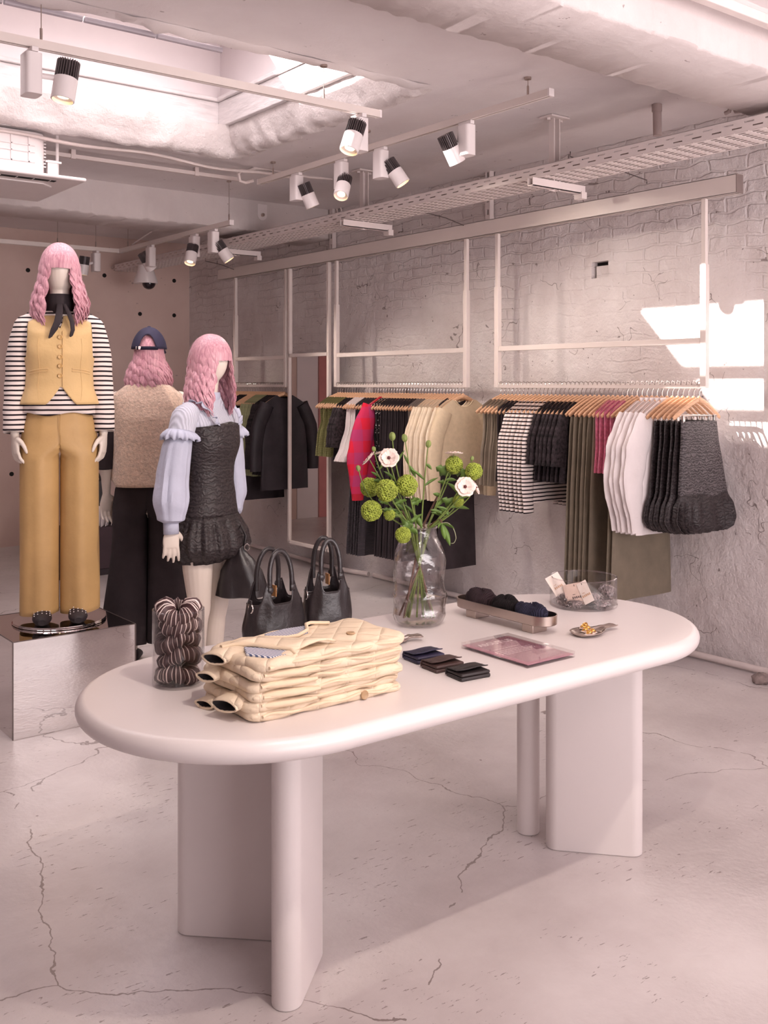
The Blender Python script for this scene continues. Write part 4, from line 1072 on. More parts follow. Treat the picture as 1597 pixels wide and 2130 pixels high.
# trousers
def trousers(root, mt, waist, hem, hipw=.172, legw=.092, hemw=.094, hemd=.115, sp=.092, crease=.006, name='trousers', seed=0, crotch=.84):
    m = M(); nth = 64; N = 44
    for s in (-1, 1):
        rows = []
        for j in range(N+1):
            row = []
            for i in range(nth):
                th = 2*PI*i/nth; c, q = spow(math.cos(th), .85), spow(math.sin(th), .85)
                z = lerp(hem+.006*math.sin(th+s), waist, j/N)
                k = smooth((z-crotch+.04)/.10)
                lw = lerp(hemw, legw, smooth((z-hem)/.6)); ld = lerp(hemd, .116, smooth((z-hem)/.6))
                hw = interp([(crotch, sp+legw+.001), (.95, hipw), (waist-.03, hipw-.022), (waist, hipw-.026)], z)[0]
                hd = interp([(crotch, .118), (.95, .120), (waist-.03, .106), (waist, .102)], z)[0]
                cx = lerp(sp+(hemw-legw)*.45*smooth((.8-z)/.8), 0, k); rx = lerp(lw, hw, k); ry = lerp(ld, hd, k)
                f = crease*(math.exp(-((th-PI*1.5)/.22)**2)*1.5+.5*math.sin(th*5+s*2+seed+z*3)*smooth((.6-z)/.4))*(1-k)
                f += k*.005*math.exp(-((math.cos(th)-.42)/.05)**2)*smooth((waist+.03-z)/.06) if math.sin(th) < 0 else 0
                xx = max(cx+(rx+f)*c, .0015 if z > crotch else .0035)*s
                row.append(Vector((xx, .004+(ry+f)*q, z)))
            rows.append(row if s > 0 else row[::-1])
        m.grid(rows, True)
    return m.build(name, mt, root, ang=60, solid=.003)
tr = trousers(t, TROU_Y, 1.06, .052)
M().tube([(.0+.004*math.sin(i), -.1225-.0005*i, 1.05-.02*i) for i in range(10)], .0016, 5).build('fly_seam', TROU_Y, tr)
for s in (-1, 1): shoe(t, s*.082, z=.012)
# black scarf knotted at the neck
sc = M().lathe([(.056, 1.500), (.062, 1.52), (.060, 1.545), (.063, 1.57), (.058, 1.60), (.054, 1.598), (.052, 1.55), (.052, 1.50)], 28, (0, .0, 0), 1, 1.02, wob=lambda a, z: 1+.03*math.sin(3*a+z*70)).build('neck_scarf', BLK, t)
def ribbon(pts, wd, th=.004):
    m = M(); rings = []
    for (x, y, z), w in zip(pts, wd):
        rings.append([Vector((x+w*math.cos(a), y+th*math.sin(a), z)) for a in [2*PI*i/12 for i in range(12)]])
    return m.loft(rings, True)
ribbon([(.0, -.072, 1.55), (-.002, -.105, 1.51), (-.010, -.135, 1.46), (-.028, -.146, 1.42), (-.045, -.146, 1.385), (-.05, -.146, 1.378)], [.014, .016, .018, .016, .008, .003], .005).build('scarf_tail', BLK, sc)
ribbon([(.02, -.072, 1.55), (.04, -.10, 1.505), (.055, -.125, 1.46), (.058, -.140, 1.42), (.050, -.146, 1.392), (.047, -.147, 1.386)], [.009, .011, .011, .010, .008, .003], .005).build('scarf_tail', BLK, sc)

# ------- mannequin 2: seen from behind, cap and fleece gilet
c2 = at_d(309, 900, 5.5)
tag(M().lathe([(0, 0), (.25, 0), (.25, .08), (0, .08)], 48, (c2.x, c2.y, 0)).build('low_plinth', WHITE_PL), 'low round white plinth under the mannequin in the cream fleece', 'plinth')
t = thing('mannequin', 'mannequin seen from behind in navy cap, cream fleece gilet and black trousers', 'mannequin', (c2.x, c2.y, .082), math.radians(150))
arms = {s: dict(j=[(s*.165, .005, 1.435), (s*.224, .03, 1.17), (s*.222, .0, .93)], d=(s*.0, -.1, -1), p=(-s*.5, .85, 0), t=(-s*.8, -.6, 0), curl=(14, 20, 18)) for s in (-1, 1)}
body(t, arms, feet=False, headc=(0, -.035, 1.69))
wig(t, (0, -.03, 1.69), 0, .225, .160, bang=True, seed=9, front_open=48, depth=.02, top=-.018)
BP = [(.975, .193, .150, .01), (1.05, .188, .145, .008), (1.2, .182, .138, .004), (1.33, .186, .138, 0), (1.42, .192, .115, .002), (1.46, .190, .092, .006), (1.505, .13, .07, .008), (1.535, .075, .06, .006)]
def ftop(x, y):
    ax = abs(x); return lerp(1.53-.02*ax, 1.30, smooth((ax-.93)/.06))
fabric_tube(t, 'fleece_gilet', FLEECE, BP, ftop, lambda x, y: .975+.012*(1 if y < 0 else 0)+.03*smooth((abs(x)-.8)/.2), nth=90, nz=34, solid=.012, fold=lambda th, z: .006*math.sin(th*4+z*3)*smooth((1.25-z)/.25))
tp = fabric_tube(t, 'black_tee', BLK, [(a, b-.014, c-.02, d) for a, b, c, d in BP], 1.52, 1.0, solid=.003)
for s in (-1, 1): arm_sleeve(t, 'tee_sleeve', BLK, [(s*.12, .006, 1.44), (s*.160, .008, 1.40), (s*.205, .02, 1.28), (s*.228, .03, 1.13), (s*.228, .022, 1.07)], [.03, .045, .052, .050, .049], wr=.03, seed=s)
trousers(t, BLK, 1.04, .14, hipw=.176, legw=.094, hemw=.135, hemd=.15, sp=.094, seed=4, name='black_trousers')
for s in (-1, 1): shoe(t, s*.088, studs=False)
# cap with arched opening and strap at the back
hc = Vector((0, -.03, 1.69)); A = (.095, .116, .140)
rows = []
n = 64
for j in range(15):
    row = []
    for i in range(n):
        az = 2*PI*i/n   # 0 = front (-y)
        back = abs((az-PI))
        lim = 1.40-.62*(max(0, 1-(back/.50)**2)**.5 if back < .5 else 0)
        th = .02+lim*j/14
        row.append(hc+Vector((A[0]*math.sin(th)*math.sin(az), -A[1]*math.sin(th)*math.cos(az), A[2]*math.cos(th))))
    rows.append(row)
cap = M().grid(rows, True).build('cap', NAVY, t, solid=.004)
m = M()
for k in range(2):
    m.grid([[hc+Vector((A[0]*1.01*math.sin(1.34+q)*math.sin(az), -A[1]*1.01*math.sin(1.34+q)*math.cos(az), A[2]*math.cos(1.34+q))) for az in [PI-.62+1.24*i/20 for i in range(21)]] for q in (0, .13)])
m.build('cap_strap', NAVY, cap, solid=.003)
def capp(az, th, k=1.03): return hc+Vector((A[0]*k*math.sin(th)*math.sin(az), -A[1]*k*math.sin(th)*math.cos(az), A[2]*math.cos(th)))
for az, sz in ((PI-.40, .018), (PI-.62, .009)):
    p = capp(az, 1.40); M().box(p, (sz, .004, .018), Matrix.Rotation(-(PI-az)*-1, 3, 'Z')).build('buckle', SILVER, cap, bevel=.001)
M().ball(hc+Vector((0, 0, A[2]+.002)), (.010, .010, .005), 10, 6).build('cap_button', NAVY, cap)
rows = [[hc+Vector((math.sin(az)*(A[0]+.0+q*.01), -math.cos(az)*(A[1]+q*.075), .024-.03*q*math.cos(az))) for az in [-.9+1.8*i/16 for i in range(17)]] for q in (0, .35, .7, 1)]
M().grid(rows).build('brim', NAVY, cap, solid=.005)

# ------- mannequin 3: black jacquard dress over pale blue blouse
c3 = at_d(433, 900, 5.02)
t = thing('mannequin', 'mannequin with pink wig in black jacquard dress over pale blue puff-sleeved blouse', 'mannequin', (c3.x, c3.y, 0), math.radians(26))
base_disc(t, .2)
arms = {-1: dict(j=[(-.165, .005, 1.435), (-.235, .035, 1.17), (-.268, .02, .925)], d=(-.05, -.08, -1), p=(.62, .75, 0), t=(.75, -.62, 0), curl=(6, 12, 10)),
        1: dict(j=[(.165, .005, 1.435), (.205, .03, 1.17), (.195, -.02, .93)], d=(-.05, -.1, -1), p=(-.9, .3, 0), t=(-.3, -1, 0), curl=(30, 50, 40))}
body(t, arms, leg_sp=.075)
wig(t, (0, -.012, 1.712), math.radians(-6), .255, .134, seed=21, front_open=40)
CP = [(1.05, .130, .098, 0), (1.2, .130, .096, -.006), (1.31, .150, .112, -.012), (1.40, .158, .105, -.006), (1.455, .170, .078, .004), (1.485, .120, .060, .008), (1.545, .064, .054, .004)]
bl = fabric_tube(t, 'blue_blouse', BLUE_RIB, CP, 1.545, 1.05, solid=.003, fold=lambda th, z: .002*math.sin(th*34))
# collar tucks
M().lathe([(.066, 1.525), (.069, 1.545), (.066, 1.562), (.060, 1.55)], 28, (0, .003, 0), 1, .86).build('stand_collar', BLUE, bl)
for s in (-1, 1):
    m = M(); path = bez3([(s*.075, -.128, 1.40), (s*.092, -.112, 1.445), (s*.112, -.045, 1.507), (s*.112, .045, 1.500), (s*.10, .098, 1.43), (s*.09, .11, 1.36)], 60); rows = []
    for q in (0, .5, 1):
        rows.append([P+Vector((s*q*(.026+.007*math.sin(i*1.3)), -.006*q*math.cos(i*.05)+.006*q*math.sin(i*1.3), .010*q*math.sin(i*.9)+.006*q)) for i, P in enumerate(path)])
    m.grid(rows).build('yoke_frill', BLUE, bl, solid=.002)
    p = [(s*.125, .006, 1.475), (s*.176, .008, 1.44), (s*.204, .014, 1.355)]
    arm_sleeve(t, 'sleeve_cap', BLUE_RIB, p, [.05, .064, .062], N=10, wr=.02, seed=s)
    rr = lambda u, th: (.05*math.sin(th*9+s)+.035*math.sin(th*14+2+u*3))*math.sin(PI*min(1, u*1.05))
    X = (lambda a, b: s*(a if s < 0 else b))
    sl = arm_sleeve(t, 'puff_sleeve', BLUE, [(s*.20, .013, 1.37), (X(.222, .212), .022, 1.29), (X(.240, .222), .03, 1.17), (X(.258, .220), .026, 1.05), (X(.266, .212), .02, .965), (X(.267, .20), .02, .945)], [.058, .068, .074, .082, .064, .034], n=48, N=30, wr=.02, seed=s, rf=rr)
    M().tube([(X(.267, .20), .02, .955), (X(.269, .196), X(-.016, -.018)*s if False else (.016 if s < 0 else -.012), .895)], .036, 24, False, flat=(1, .95)).build('cuff', BLUE, sl, solid=.003)
    # ruffle round the upper arm
    rows = []
    for q in (0, .33, .66, 1):
        row = []
        for i in range(145):
            a = 2*PI*i/144; f = .6*math.sin(a*17)+.4*math.sin(a*29+1)
            rad = .061+.030*math.sin(q*PI*.6)+q*.010*f
            row.append(Vector((s*.206+math.cos(a)*rad, .014+math.sin(a)*rad, 1.382-.046*q+q*.006*math.sin(a*12)+.010*math.cos(a)*s)))
        rows.append(row)
    M().grid(rows).build('ruffle', BLUE, sl, solid=.002)
DP = [(.955, .172, .128, .005), (1.05, .152, .116, 0), (1.13, .138, .104, -.003), (1.2, .140, .104, -.006), (1.31, .162, .126, -.014), (1.40, .166, .122, -.01), (1.44, .165, .115, -.008)]
dr = fabric_tube(t, 'black_dress', JACQ, DP, lambda x, y: (1.395+.025*(1-abs(x))) if y < 0 else 1.36, .955, nth=90, nz=26, solid=.004)
g = lambda th, z: (.007*math.sin(15*th)+.004*math.sin(31*th+2))*smooth((.96-z)/.05)+.006*math.sin(5*th)*smooth((.85-z)/.1)
fabric_tube(t, 'bubble_hem', JACQ, [(.752, .165, .135, .005), (.765, .205, .165, .005), (.81, .232, .185, .005), (.87, .222, .172, .005), (.93, .190, .142, .005), (.962, .174, .130, .005)], .962, lambda x, y: .752+.02*x, nth=150, nz=18, fold=g, solid=.004).parent = dr
# bag held in her left hand
hb = t.matrix_basis
def world(t_, p): return Matrix.Translation(t_.location)@Matrix.Rotation(t_.rotation_euler[2], 4, 'Z')@Vector(p)
wp = world(t, (.18, -.05, .80))
q = at_d(503, 1150, 4.98); q.z = 0
b = thing('shoulder_bag', 'black leather bucket bag hanging from the hand of the mannequin in the black dress', 'bag', (q.x, q.y, .56), math.radians(-35))
m = M()
rows = []
for z, rx, ry in ((0, .115, .05), (.004, .125, .055), (.06, .118, .052), (.13, .100, .045), (.19, .062, .035), (.225, .03, .022), (.25, .026, .02)):
    rows.append([Vector((math.cos(a)*rx*(1+.05*math.sin(7*a+z*20)+.04*math.sin(3*a+z*9))-.05*z, math.sin(a)*ry*(1+.16*math.sin(5*a+z*12)), z)) for a in [2*PI*i/36 for i in range(36)]])
m.loft(rows, True).build('pouch', LEATHER, b)
M().tube([(-.01, 0, .23), (-.03, 0, .30), (-.005, .0, .35), (.02, 0, .30), (.01, 0, .23)], .008, 8).build('strap', LEATHER, b)
M().tube([(.026+.012*math.cos(a), -.02, .245+.016*math.sin(a)) for a in [2*PI*i/14 for i in range(15)]], .003, 6).build('ring', SILVER, b)
# dark stand with a bag and paper tags far behind, seen between the mannequins
q = on_z(170, 1194, 0)
t = thing('display_stand', 'dark plum cloth-covered stand at the back behind the mannequins', 'stand', (q.x, q.y, 0))
PLUM = mat('plum_cloth', '3b2a30', .8, .1)
M().box2((-.25, -.16, .05), (.34, .2, .40)).build('cover', PLUM, t, bevel=.01); M().box2((-.25, -.155, 0), (.34, .2, .05)).build('foot', BLK, t)
s = thing('paper_tags', 'bunch of white paper tags on the dark stand behind the mannequins', 'tag', (q.x+.10, q.y-.1, .40))
for k in range(5): M().box((.035*k-.02, -.03*k*.3, .09), (.09, .002, .17), Euler((.2, .25*math.sin(k*2.1), .3*k)).to_matrix()).build('tag', WHITE_PL, s, sm=False)
s = thing('handbag', 'black handbag standing on the dark stand at the back, between two mannequins', 'bag', (q.x+.08, q.y+.09, .40))
M().loft([[Vector((x*k, y*k2, z)) for x, y in ((-.2, -.06), (.2, -.06), (.2, .06), (-.2, .06))] for z, k, k2 in ((0, 1, 1), (.2, .95, .8), (.38, .75, .3))], True).build('pouch', LEATHER, s, bevel=.01)
M().tube([(.12*math.cos(a), 0, .36+.14*math.sin(a)) for a in [PI*i/12 for i in range(13)]], .009, 8).build('handle', LEATHER, s)
# ------------------------------------------------------------------ display table
TZT = .764; TC0, TC1, TCY, TR = 1.435, 2.70, 2.47, .47
t = thing('display_table', 'large white oval display table with four slab legs in the foreground', 'table', (0, 0, 0))
def stadium(c0, c1, cy, r, n=40): 
    return [(c1+r*math.cos(a), cy+r*math.sin(a)) for a in [-PI/2+PI*i/n for i in range(n+1)]]+[(c0+r*math.cos(a), cy+r*math.sin(a)) for a in [PI/2+PI*i/n for i in range(n+1)]]
rings = []
TH = .058
for i in range(17):
    a = -PI/2+PI*i/16
    rings.append([Vector((x, y, TZT-TH/2+math.sin(a)*TH/2)) for x, y in stadium(TC0, TC1, TCY, TR-TH/2*.9+math.cos(a)*TH/2*.9)])
rings = [[Vector((x, y, TZT-TH)) for x, y in stadium(TC0, TC1, TCY, TR-.1)]]+rings+[[Vector((x, y, TZT)) for x, y in stadium(TC0, TC1, TCY, TR-.1)]]
M().loft(rings, True).build('tabletop', TABLE, t, ang=50)
for (ax, ay), (bx, by) in (((1.345, 2.735), (1.60, 2.49)), ((1.375, 2.205), (1.60, 2.41)), ((2.60, 2.45), (2.815, 2.205)), ((2.60, 2.535), (2.83, 2.76))):
    d = Vector((bx-ax, by-ay, 0)); L = d.length; d.normalize(); n = Vector((-d.y, d.x, 0)); r = .040; poly = []
    for c, sg in ((Vector((bx, by, 0))-d*r, 1), (Vector((ax, ay, 0))+d*r, -1)):
        for i in range(13):
            q = -PI/2+PI*i/12; poly.append(c+d*(sg*math.cos(q)*r)+n*(sg*math.sin(q)*r))
    M().prism([(p.x, p.y) for p in poly], 0.0, TZT-TH+.004).build('leg', TABLE, t, ang=35, bevel=.004)
def tp(px, py): return on_z(px, py, TZT)
GLASS = glass_mat('clear_glass', (.96, .955, .955), 1.1)
ACRYL = glass_mat('clear_acrylic', (.97, .95, .955), 1.3)
VGLASS = glass_mat('hand_blown_glass', (.95, .935, .935), 1.7, .03, (17, .9))
WATER = glass_mat('water', (.95, .95, .95), 1.5, .02, (9, .4))

# ------- glass cylinder with striped scrunchies
p = tp(371, 1421); R_ = .072; H_ = .208
t = thing('glass_cylinder', 'tall clear glass cylinder full of striped scrunchies at the left end of the table', 'glass jar', p)
M().lathe([(0, .0), (R_, 0), (R_, H_), (R_-.0035, H_), (R_-.0035, .008), (0, .008)], 56).build('glass_wall', GLASS, t)
M().tube([(math.cos(a)*(R_-.0018), math.sin(a)*(R_-.0018), H_) for a in [2*PI*i/56 for i in range(57)]], .0022, 6).build('rim', GLASS, t)
SCR = None
def scr_mat():
    q = NT('brown_striped_satin'); sep = q.n('SeparateXYZ'); q.l(q.co.outputs['UV'], sep.inputs[0])
    k = q.math('LESS_THAN', q.math('FRACT', q.math('MULTIPLY', sep.outputs[0], 30.0)), .17)
    return q.set(col=q.mix(k, lin('43292a'), lin('d8c6bf')), rough=.5)
SCR = scr_mat()
def uvtorus(c, R, r, M3, seed, nu=140, nv=18):
    me_v = []; f = []; uv = []
    for i in range(nu):
        u = 2*PI*i/nu
        rr = r*(1+.14*math.sin(9*u+seed)+.10*math.sin(17*u+seed*2)+.06*math.sin(29*u))
        for j in range(nv):
            v = 2*PI*j/nv; k = rr*(1+.05*math.sin(5*v+seed+u*3))
            me_v.append(tuple(Vector(c)+M3@Vector(((R+k*math.cos(v))*math.cos(u), (R+k*math.cos(v))*math.sin(u), k*.9*math.sin(v)+.010*math.sin(2*u+seed)))))
    for i in range(nu):
        for j in range(nv):
            a, b = (i+1) % nu, (j+1) % nv
            f.append((i*nv+j, a*nv+j, a*nv+b, i*nv+b)); uv.append([(i/nu, j/nv), ((i+1)/nu, j/nv), ((i+1)/nu, (j+1)/nv), (i/nu, (j+1)/nv)])
    me = bpy.data.meshes.new('scrunchie'); me.from_pydata(me_v, [], f); l = me.uv_layers.new(name='uv')
    for k, pl in enumerate(me.polygons):
        for q, li in enumerate(pl.loop_indices): l.data[li].uv = uv[k][q]
    me.materials.append(SCR); me.shade_smooth()
    o = bpy.data.objects.new('scrunchie', me); COL.objects.link(o); return o
for k, (dz, dx, dy, rx, ry) in enumerate(((.033, -.004, 0, .10, -.06), (.078, .005, -.004, -.16, .1), (.121, -.004, .002, .12, .12), (.163, .004, .0, -.2, -.14), (.203, .001, .004, .22, .16))):
    o = uvtorus((0, 0, 0), .036, .025, Euler((rx, ry, k*1.3)).to_matrix(), k*1.7)
    o.location = p+Vector((dx, dy, dz))
    tag(o, f'brown and white striped scrunchie in the glass cylinder, {("lowest", "second from the bottom", "in the middle", "second from the top", "topmost, bulging above the rim")[k]}', 'scrunchie', 'striped scrunchies in the glass cylinder')

# ------- stack of folded quilted jackets
QUILT = quilt_mat('cream_quilted_cotton', 'dfcbb2')
QPLAIN = mat('cream_binding', 'd8c2a6', .85, .05, 12, (40, .3, .004))
LIN = stripe_mat('blue_striped_lining', 'd8d5d6', '5c6686', .0075, .5, 0, .8, .1, False)
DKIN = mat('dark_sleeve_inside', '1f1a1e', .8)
def pad(c, hx, hy, th, seed, nu=96, nv=12, lift=0):
    """soft folded slab: rounded rectangle section with a wavy top"""
    rows = []
    for j in range(nv+1):
        a = -PI/2+PI*j/nv; k = math.cos(a); row = []
        ins = th*.5*(1-k); rc = .030
        for i in range(nu):
            # walk round a rounded rectangle
            X, Y = hx-ins, hy-ins; sx, sy = X-rc, Y-rc; per = 4*(sx+sy)+2*PI*rc; d = per*i/nu
            for seg, L in (('r', 2*sy), ('c0', PI*rc/2), ('t', 2*sx), ('c1', PI*rc/2), ('l', 2*sy), ('c2', PI*rc/2), ('b', 2*sx), ('c3', PI*rc/2)):
                if d <= L: break
                d -= L
            if seg == 'r': q = (X, -sy+d)
            elif seg == 't': q = (sx-d, Y)
            elif seg == 'l': q = (-X, sy-d)
            elif seg == 'b': q = (-sx+d, -Y)
            else:
                k_ = int(seg[1]); an = PI/2*k_+d/rc; cx, cy = ((sx, sy), (-sx, sy), (-sx, -sy), (sx, -sy))[k_]; q = (cx+rc*math.cos(an), cy+rc*math.sin(an))
            q = Vector((q[0], q[1], math.sin(a)*th*.5)); x, y = q.x/hx, q.y/hy
            w = noise.noise(Vector((q.x*7, q.y*7, seed)))*.012+.004*math.sin(q.x*45+seed)+noise.noise(Vector((q.x*19, q.y*19, seed+4)))*.004
            q.x += noise.noise(Vector((q.y*9, seed, 1)))*.010*abs(x)**3; q.y += noise.noise(Vector((q.x*9, seed, 2)))*.009*abs(y)**3
            q.z += w*(.6 if j > nv/2 else .5)
            row.append(Vector(c)+q)
        rows.append(row)
    m = M(); m.loft(rows, False)
    n = nu
    # close with inner grids
    for ring, up in ((rows[0], False), (rows[-1], True)):
        cz = [sum((r for r in ring), Vector())/n]
        inner = [ring]
        for f in (.75, .5, .25):
            inner.append([cz[0].lerp(r, f)+Vector((0, 0, (noise.noise(Vector((r.x*f*9, r.y*f*9, seed)))*.008))) for r in ring])
        g = M(); g.loft(inner if up else [r[::-1] for r in inner], False, True, True); m.add(g.v, g.f)
    return m
jx0, jx1, jy0, jy1 = 1.262, 1.742, 2.165, 2.43
jc = Vector(((jx0+jx1)/2, (jy0+jy1)/2, TZT)); hx, hy = (jx1-jx0)/2, (jy1-jy0)/2
names = ('bottom', 'second from the bottom', 'third from the bottom', 'fourth from the bottom', 'second from the top', 'topmost, showing its neckline and button')
for k in range(6):
    z = .0135+k*.0245
    ox = (.0, -.004, .006, -.002, .006, .010)[k]; oy = (0, .004, -.003, .004, 0, -.004)[k]
    t = thing('folded_jacket', f'cream quilted jacket folded in the stack on the table, {names[k]}', 'jacket', jc+Vector((ox, oy, z)), (0, .015, -.012, .01, -.01, .02)[k], 'folded quilted jackets on the table')
    b = pad((0, 0, 0), hx, hy, .029, k*3.1).build('quilted_body', QUILT, t, ang=80)
    # front placket edge and side binding along the near long side
    M().tube([(-hx*.88+i*hx*1.78/40, -hy-.001+.003*math.sin(i*.7+k)+noise.noise(Vector((i*.3, k, 0)))*.004, .002+.003*math.sin(i*.5+k*2)) for i in range(41)], .0042, 8).build('binding', QPLAIN, t)
    # folded sleeve rolled at the left end with a dark opening
    if k in (0, 1, 3, 5):
        ys = {0: .075, 1: -.035, 3: .06, 5: .05}[k]; rs = {0: .017, 1: .024, 3: .018, 5: .022}[k]
        pts = [(-hx+.12, ys*.6, .004), (-hx+.06, ys*.8, .004), (-hx+.01, ys-.006, .002), (-hx-.035, ys-.02, -.001)]
        M().tube(pts, [rs*.9, rs*1.05, rs*1.05, rs], 18, False, flat=(.62, 1.75), up=(0, 0, 1), rf=lambda u, th: 1+.05*math.sin(4*th+u*9)).build('sleeve', QUILT, t, solid=.004)
        e = pts[-1]; d = (Vector(e)-Vector(pts[-2])).normalized()
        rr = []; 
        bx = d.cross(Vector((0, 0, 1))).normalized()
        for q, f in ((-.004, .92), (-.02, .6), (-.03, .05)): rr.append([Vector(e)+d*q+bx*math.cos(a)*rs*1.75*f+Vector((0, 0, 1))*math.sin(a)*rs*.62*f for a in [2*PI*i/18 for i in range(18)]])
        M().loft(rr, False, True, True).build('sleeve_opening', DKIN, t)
    # doubled-over corner at the near left
    if k in (1, 2, 3, 4):
        M().tube([(-hx+.03+.02*i, -hy+.012-.002*i, .003-.0007*i) for i in range(9)], [.006, .011, .012, .012, .012, .011, .010, .008, .005], 14, True, flat=(.9, 1.5), up=(0, 0, 1)).build('folded_edge', QPLAIN, t)
    if k in (0, 5):
        bx_, by_ = (.10, -hy-.002) if k == 0 else (.115, -.035)
        B = M().lathe([(0, 0), (.011, 0), (.0125, .002), (.011, .0045), (.006, .003), (0, .003)], 20)
        B.xform(Matrix.Translation((bx_, by_, .0165 if k == 5 else .0))@(Matrix.Rotation(PI/2, 4, 'X') if k == 0 else Matrix.Identity(4))).build('button', mat('wood_button', 'a98a68', .4) if k == 0 else bpy.data.materials['wood_button'], t)
    if k == 5:
        # raised front panel with the V neckline and striped lining
        P = [(-.21, -.10), (-.225, .01), (-.19, .045), (-.07, .10), (-.03, .03), (.03, .055), (.08, .115), (.225, .10), (.225, -.118), (.0, -.128), (-.10, -.125)]
        lin_poly = [(-.205, -.085), (-.20, .02), (-.06, .10), (.075, .108), (.03, .045), (-.03, .02), (-.12, -.09)]
        M().prism([(x, y+.004) for x, y in [(-.09, .03), (-.075, .10), (.0, .118), (.07, .112), (.035, .05), (-.025, .02)]], .012, .0185).build('striped_lining', LIN, t, bevel=.002)
        M().prism([(-.222, -.045), (-.19, -.112), (-.15, -.118), (-.115, -.075), (-.19, .02)], .011, .020).build('striped_lining', LIN, t, bevel=.003)
        nl = [(-.235, .055, .018), (-.20, .045, .022), (-.17, .0, .025), (-.14, -.055, .024), (-.115, -.088, .021), (-.12, -.118, .014), (-.16, -.130, .006)]
        M().tube(nl, .0055, 10).build('neck_binding', QPLAIN, t)
        nl = [(-.235, .06, .018), (-.16, .082, .022), (-.10, .05, .023), (-.055, .022, .022), (-.02, .022, .022), (.03, .05, .024), (.06, .10, .026), (.085, .115, .024), (.14, .10, .018)]
        M().tube(nl, .0050, 10).build('neck_binding', QPLAIN, t)
        # collar flap lifted between the two bindings
        top = [(-.235, .055), (-.20, .045), (-.17, .0), (-.14, -.055), (-.115, -.088)]
        rows = [[Vector((lerp(a[0], -.05+.02*i, q), lerp(a[1], .035-.03*i, q), .019+.010*math.sin(PI*q)+.004*math.sin(i+q*5))) for i, a in enumerate(top)] for q in (0, .2, .4, .6, .8, 1)]
        M().grid(rows).build('front_flap', QUILT, t, solid=.006)

# ------- two leather totes
def tote(label, px, py, rz, w=.21, dp=.115, h=.19, hh=.30):
    q = tp(px, py); t = thing('leather_tote', label, 'bag', q, rz, 'black leather totes on the table')
    n = 88; rows = []
    def top(a):
        # two pointed ears on each face carry the handles
        x = math.cos(a); front = math.sin(a)
        e = sum(math.exp(-((x-c)/.15)**2) for c in (-.52, .52))
        return h*(.70+.34*min(1, e)*smooth((abs(front)-.2)/.4))
    for j in range(25):
        u = j/24; row = []
        for i in range(n):
            a = 2*PI*i/n; z = top(a)*u
            k = interp([(0, 1.0, 1.0), (.25, 1.02, 1.0), (.6, .93, .86), (1.05, .80, .70)], z/h)
            f = 1+.03*math.sin(5*a+z*30)*smooth(u*2)+.02*math.sin(11*a-z*20)*u
            row.append(Vector((spow(math.cos(a), .72)*w/2*k[0]*f, spow(math.sin(a), .72)*dp/2*k[1]*(f+.06*math.sin(3*a+1)*u), z)))
        rows.append(row)
    m = M().grid(rows, True); m.f.append(tuple(range(n-1, -1, -1)))
    b = m.build('bag_body', LEATHER, t, ang=60, solid=.003)
    M().tube([r+Vector((0, 0, .001)) for r in rows[-1]]+[rows[-1][0]+Vector((0, 0, .001))], .0028, 6).build('edge_piping', LEATHER, b)
    for s in (-1, 1):
        yy = s*dp/2*.66; x0 = w*.5*.52*.80
        pts = [(-x0, yy, h*.88), (-x0*1.0, yy, h*1.04)]
        for i in range(17):
            a = PI-PI*i/16; pts.append((x0*math.cos(a), yy*(1-.25*math.sin(a)), h*1.06+(hh-h*1.06)*math.sin(a)**.8))
        pts += [(x0, yy, h*1.04), (x0, yy, h*.88)]
        M().tube(pts, .0085, 10, flat=(1, .8)).build('handle', LEATHER, t)
        for k in (-1, 1): M().ball((k*x0, yy+s*.006, h*.95), (.011, .004, .011), 12, 6).build('handle_stud', LEATHER, t)
    M().tube([(-w*.47, -.012+.011*math.cos(a), h*.66+.014*math.sin(a)) for a in [2*PI*i/16 for i in range(17)]], .0028, 8).build('ring', SILVER, t)
    M().box((-w*.47, -.012, h*.72), (.006, .012, .03)).build('ring_tab', LEATHER, t, bevel=.002)
    M().box((.012, .02, h*.86), (.004, .03, .036)).build('inner_tag', mat('tan_leather_tag', '9a6a3c', .6) if 'tan_leather_tag' not in bpy.data.materials else bpy.data.materials['tan_leather_tag'], t)
    return t
tote('black leather tote with two handles on the table, the left one near the glass cylinder', 570, 1336, math.radians(4))
tote('black leather tote with two handles on the table, the right one nearer the vase', 679, 1315, math.radians(-12), .165, .11, .205, .315)

# ------- hand-blown vase with flowers
vp = tp(872, 1298)
t = thing('glass_vase', 'large wavy hand-blown glass vase with green and pale pink flowers on the table', 'vase', vp)
VP_ = [(0, .006), (.070, .004), (.083, .012), (.0905, .035), (.088, .062), (.090, .085), (.094, .10), (.088, .118), (.086, .15), (.092, .19), (.093, .225), (.088, .255), (.074, .285), (.064, .302), (.060, .325), (.061, .342)]
def vw(a, z): return 1+.035*math.sin(2*a+z*21+1)+.022*math.sin(3*a-z*37)+.012*math.sin(7*a+z*60)
def fine(pr, k=4):
    o = []
    for (a, b), (c, d) in zip(pr, pr[1:]): o += [(lerp(a, c, i/k), lerp(b, d, i/k)) for i in range(k)]
    return o+[pr[-1]]
prof = fine(VP_)
M().lathe(prof, 64, wob=vw).build('glass_wall', VGLASS, t)
M().lathe([(max(0, r-.006), z+.004) for r, z in prof if z < .336], 64, wob=vw).build('inner_wall', VGLASS, t)
M().tube([(math.cos(a)*.0605*vw(a, .342), math.sin(a)*.0605*vw(a, .342), .342+.003*math.sin(a)) for a in [2*PI*i/48 for i in range(49)]], .0035, 8).build('rim', VGLASS, t)
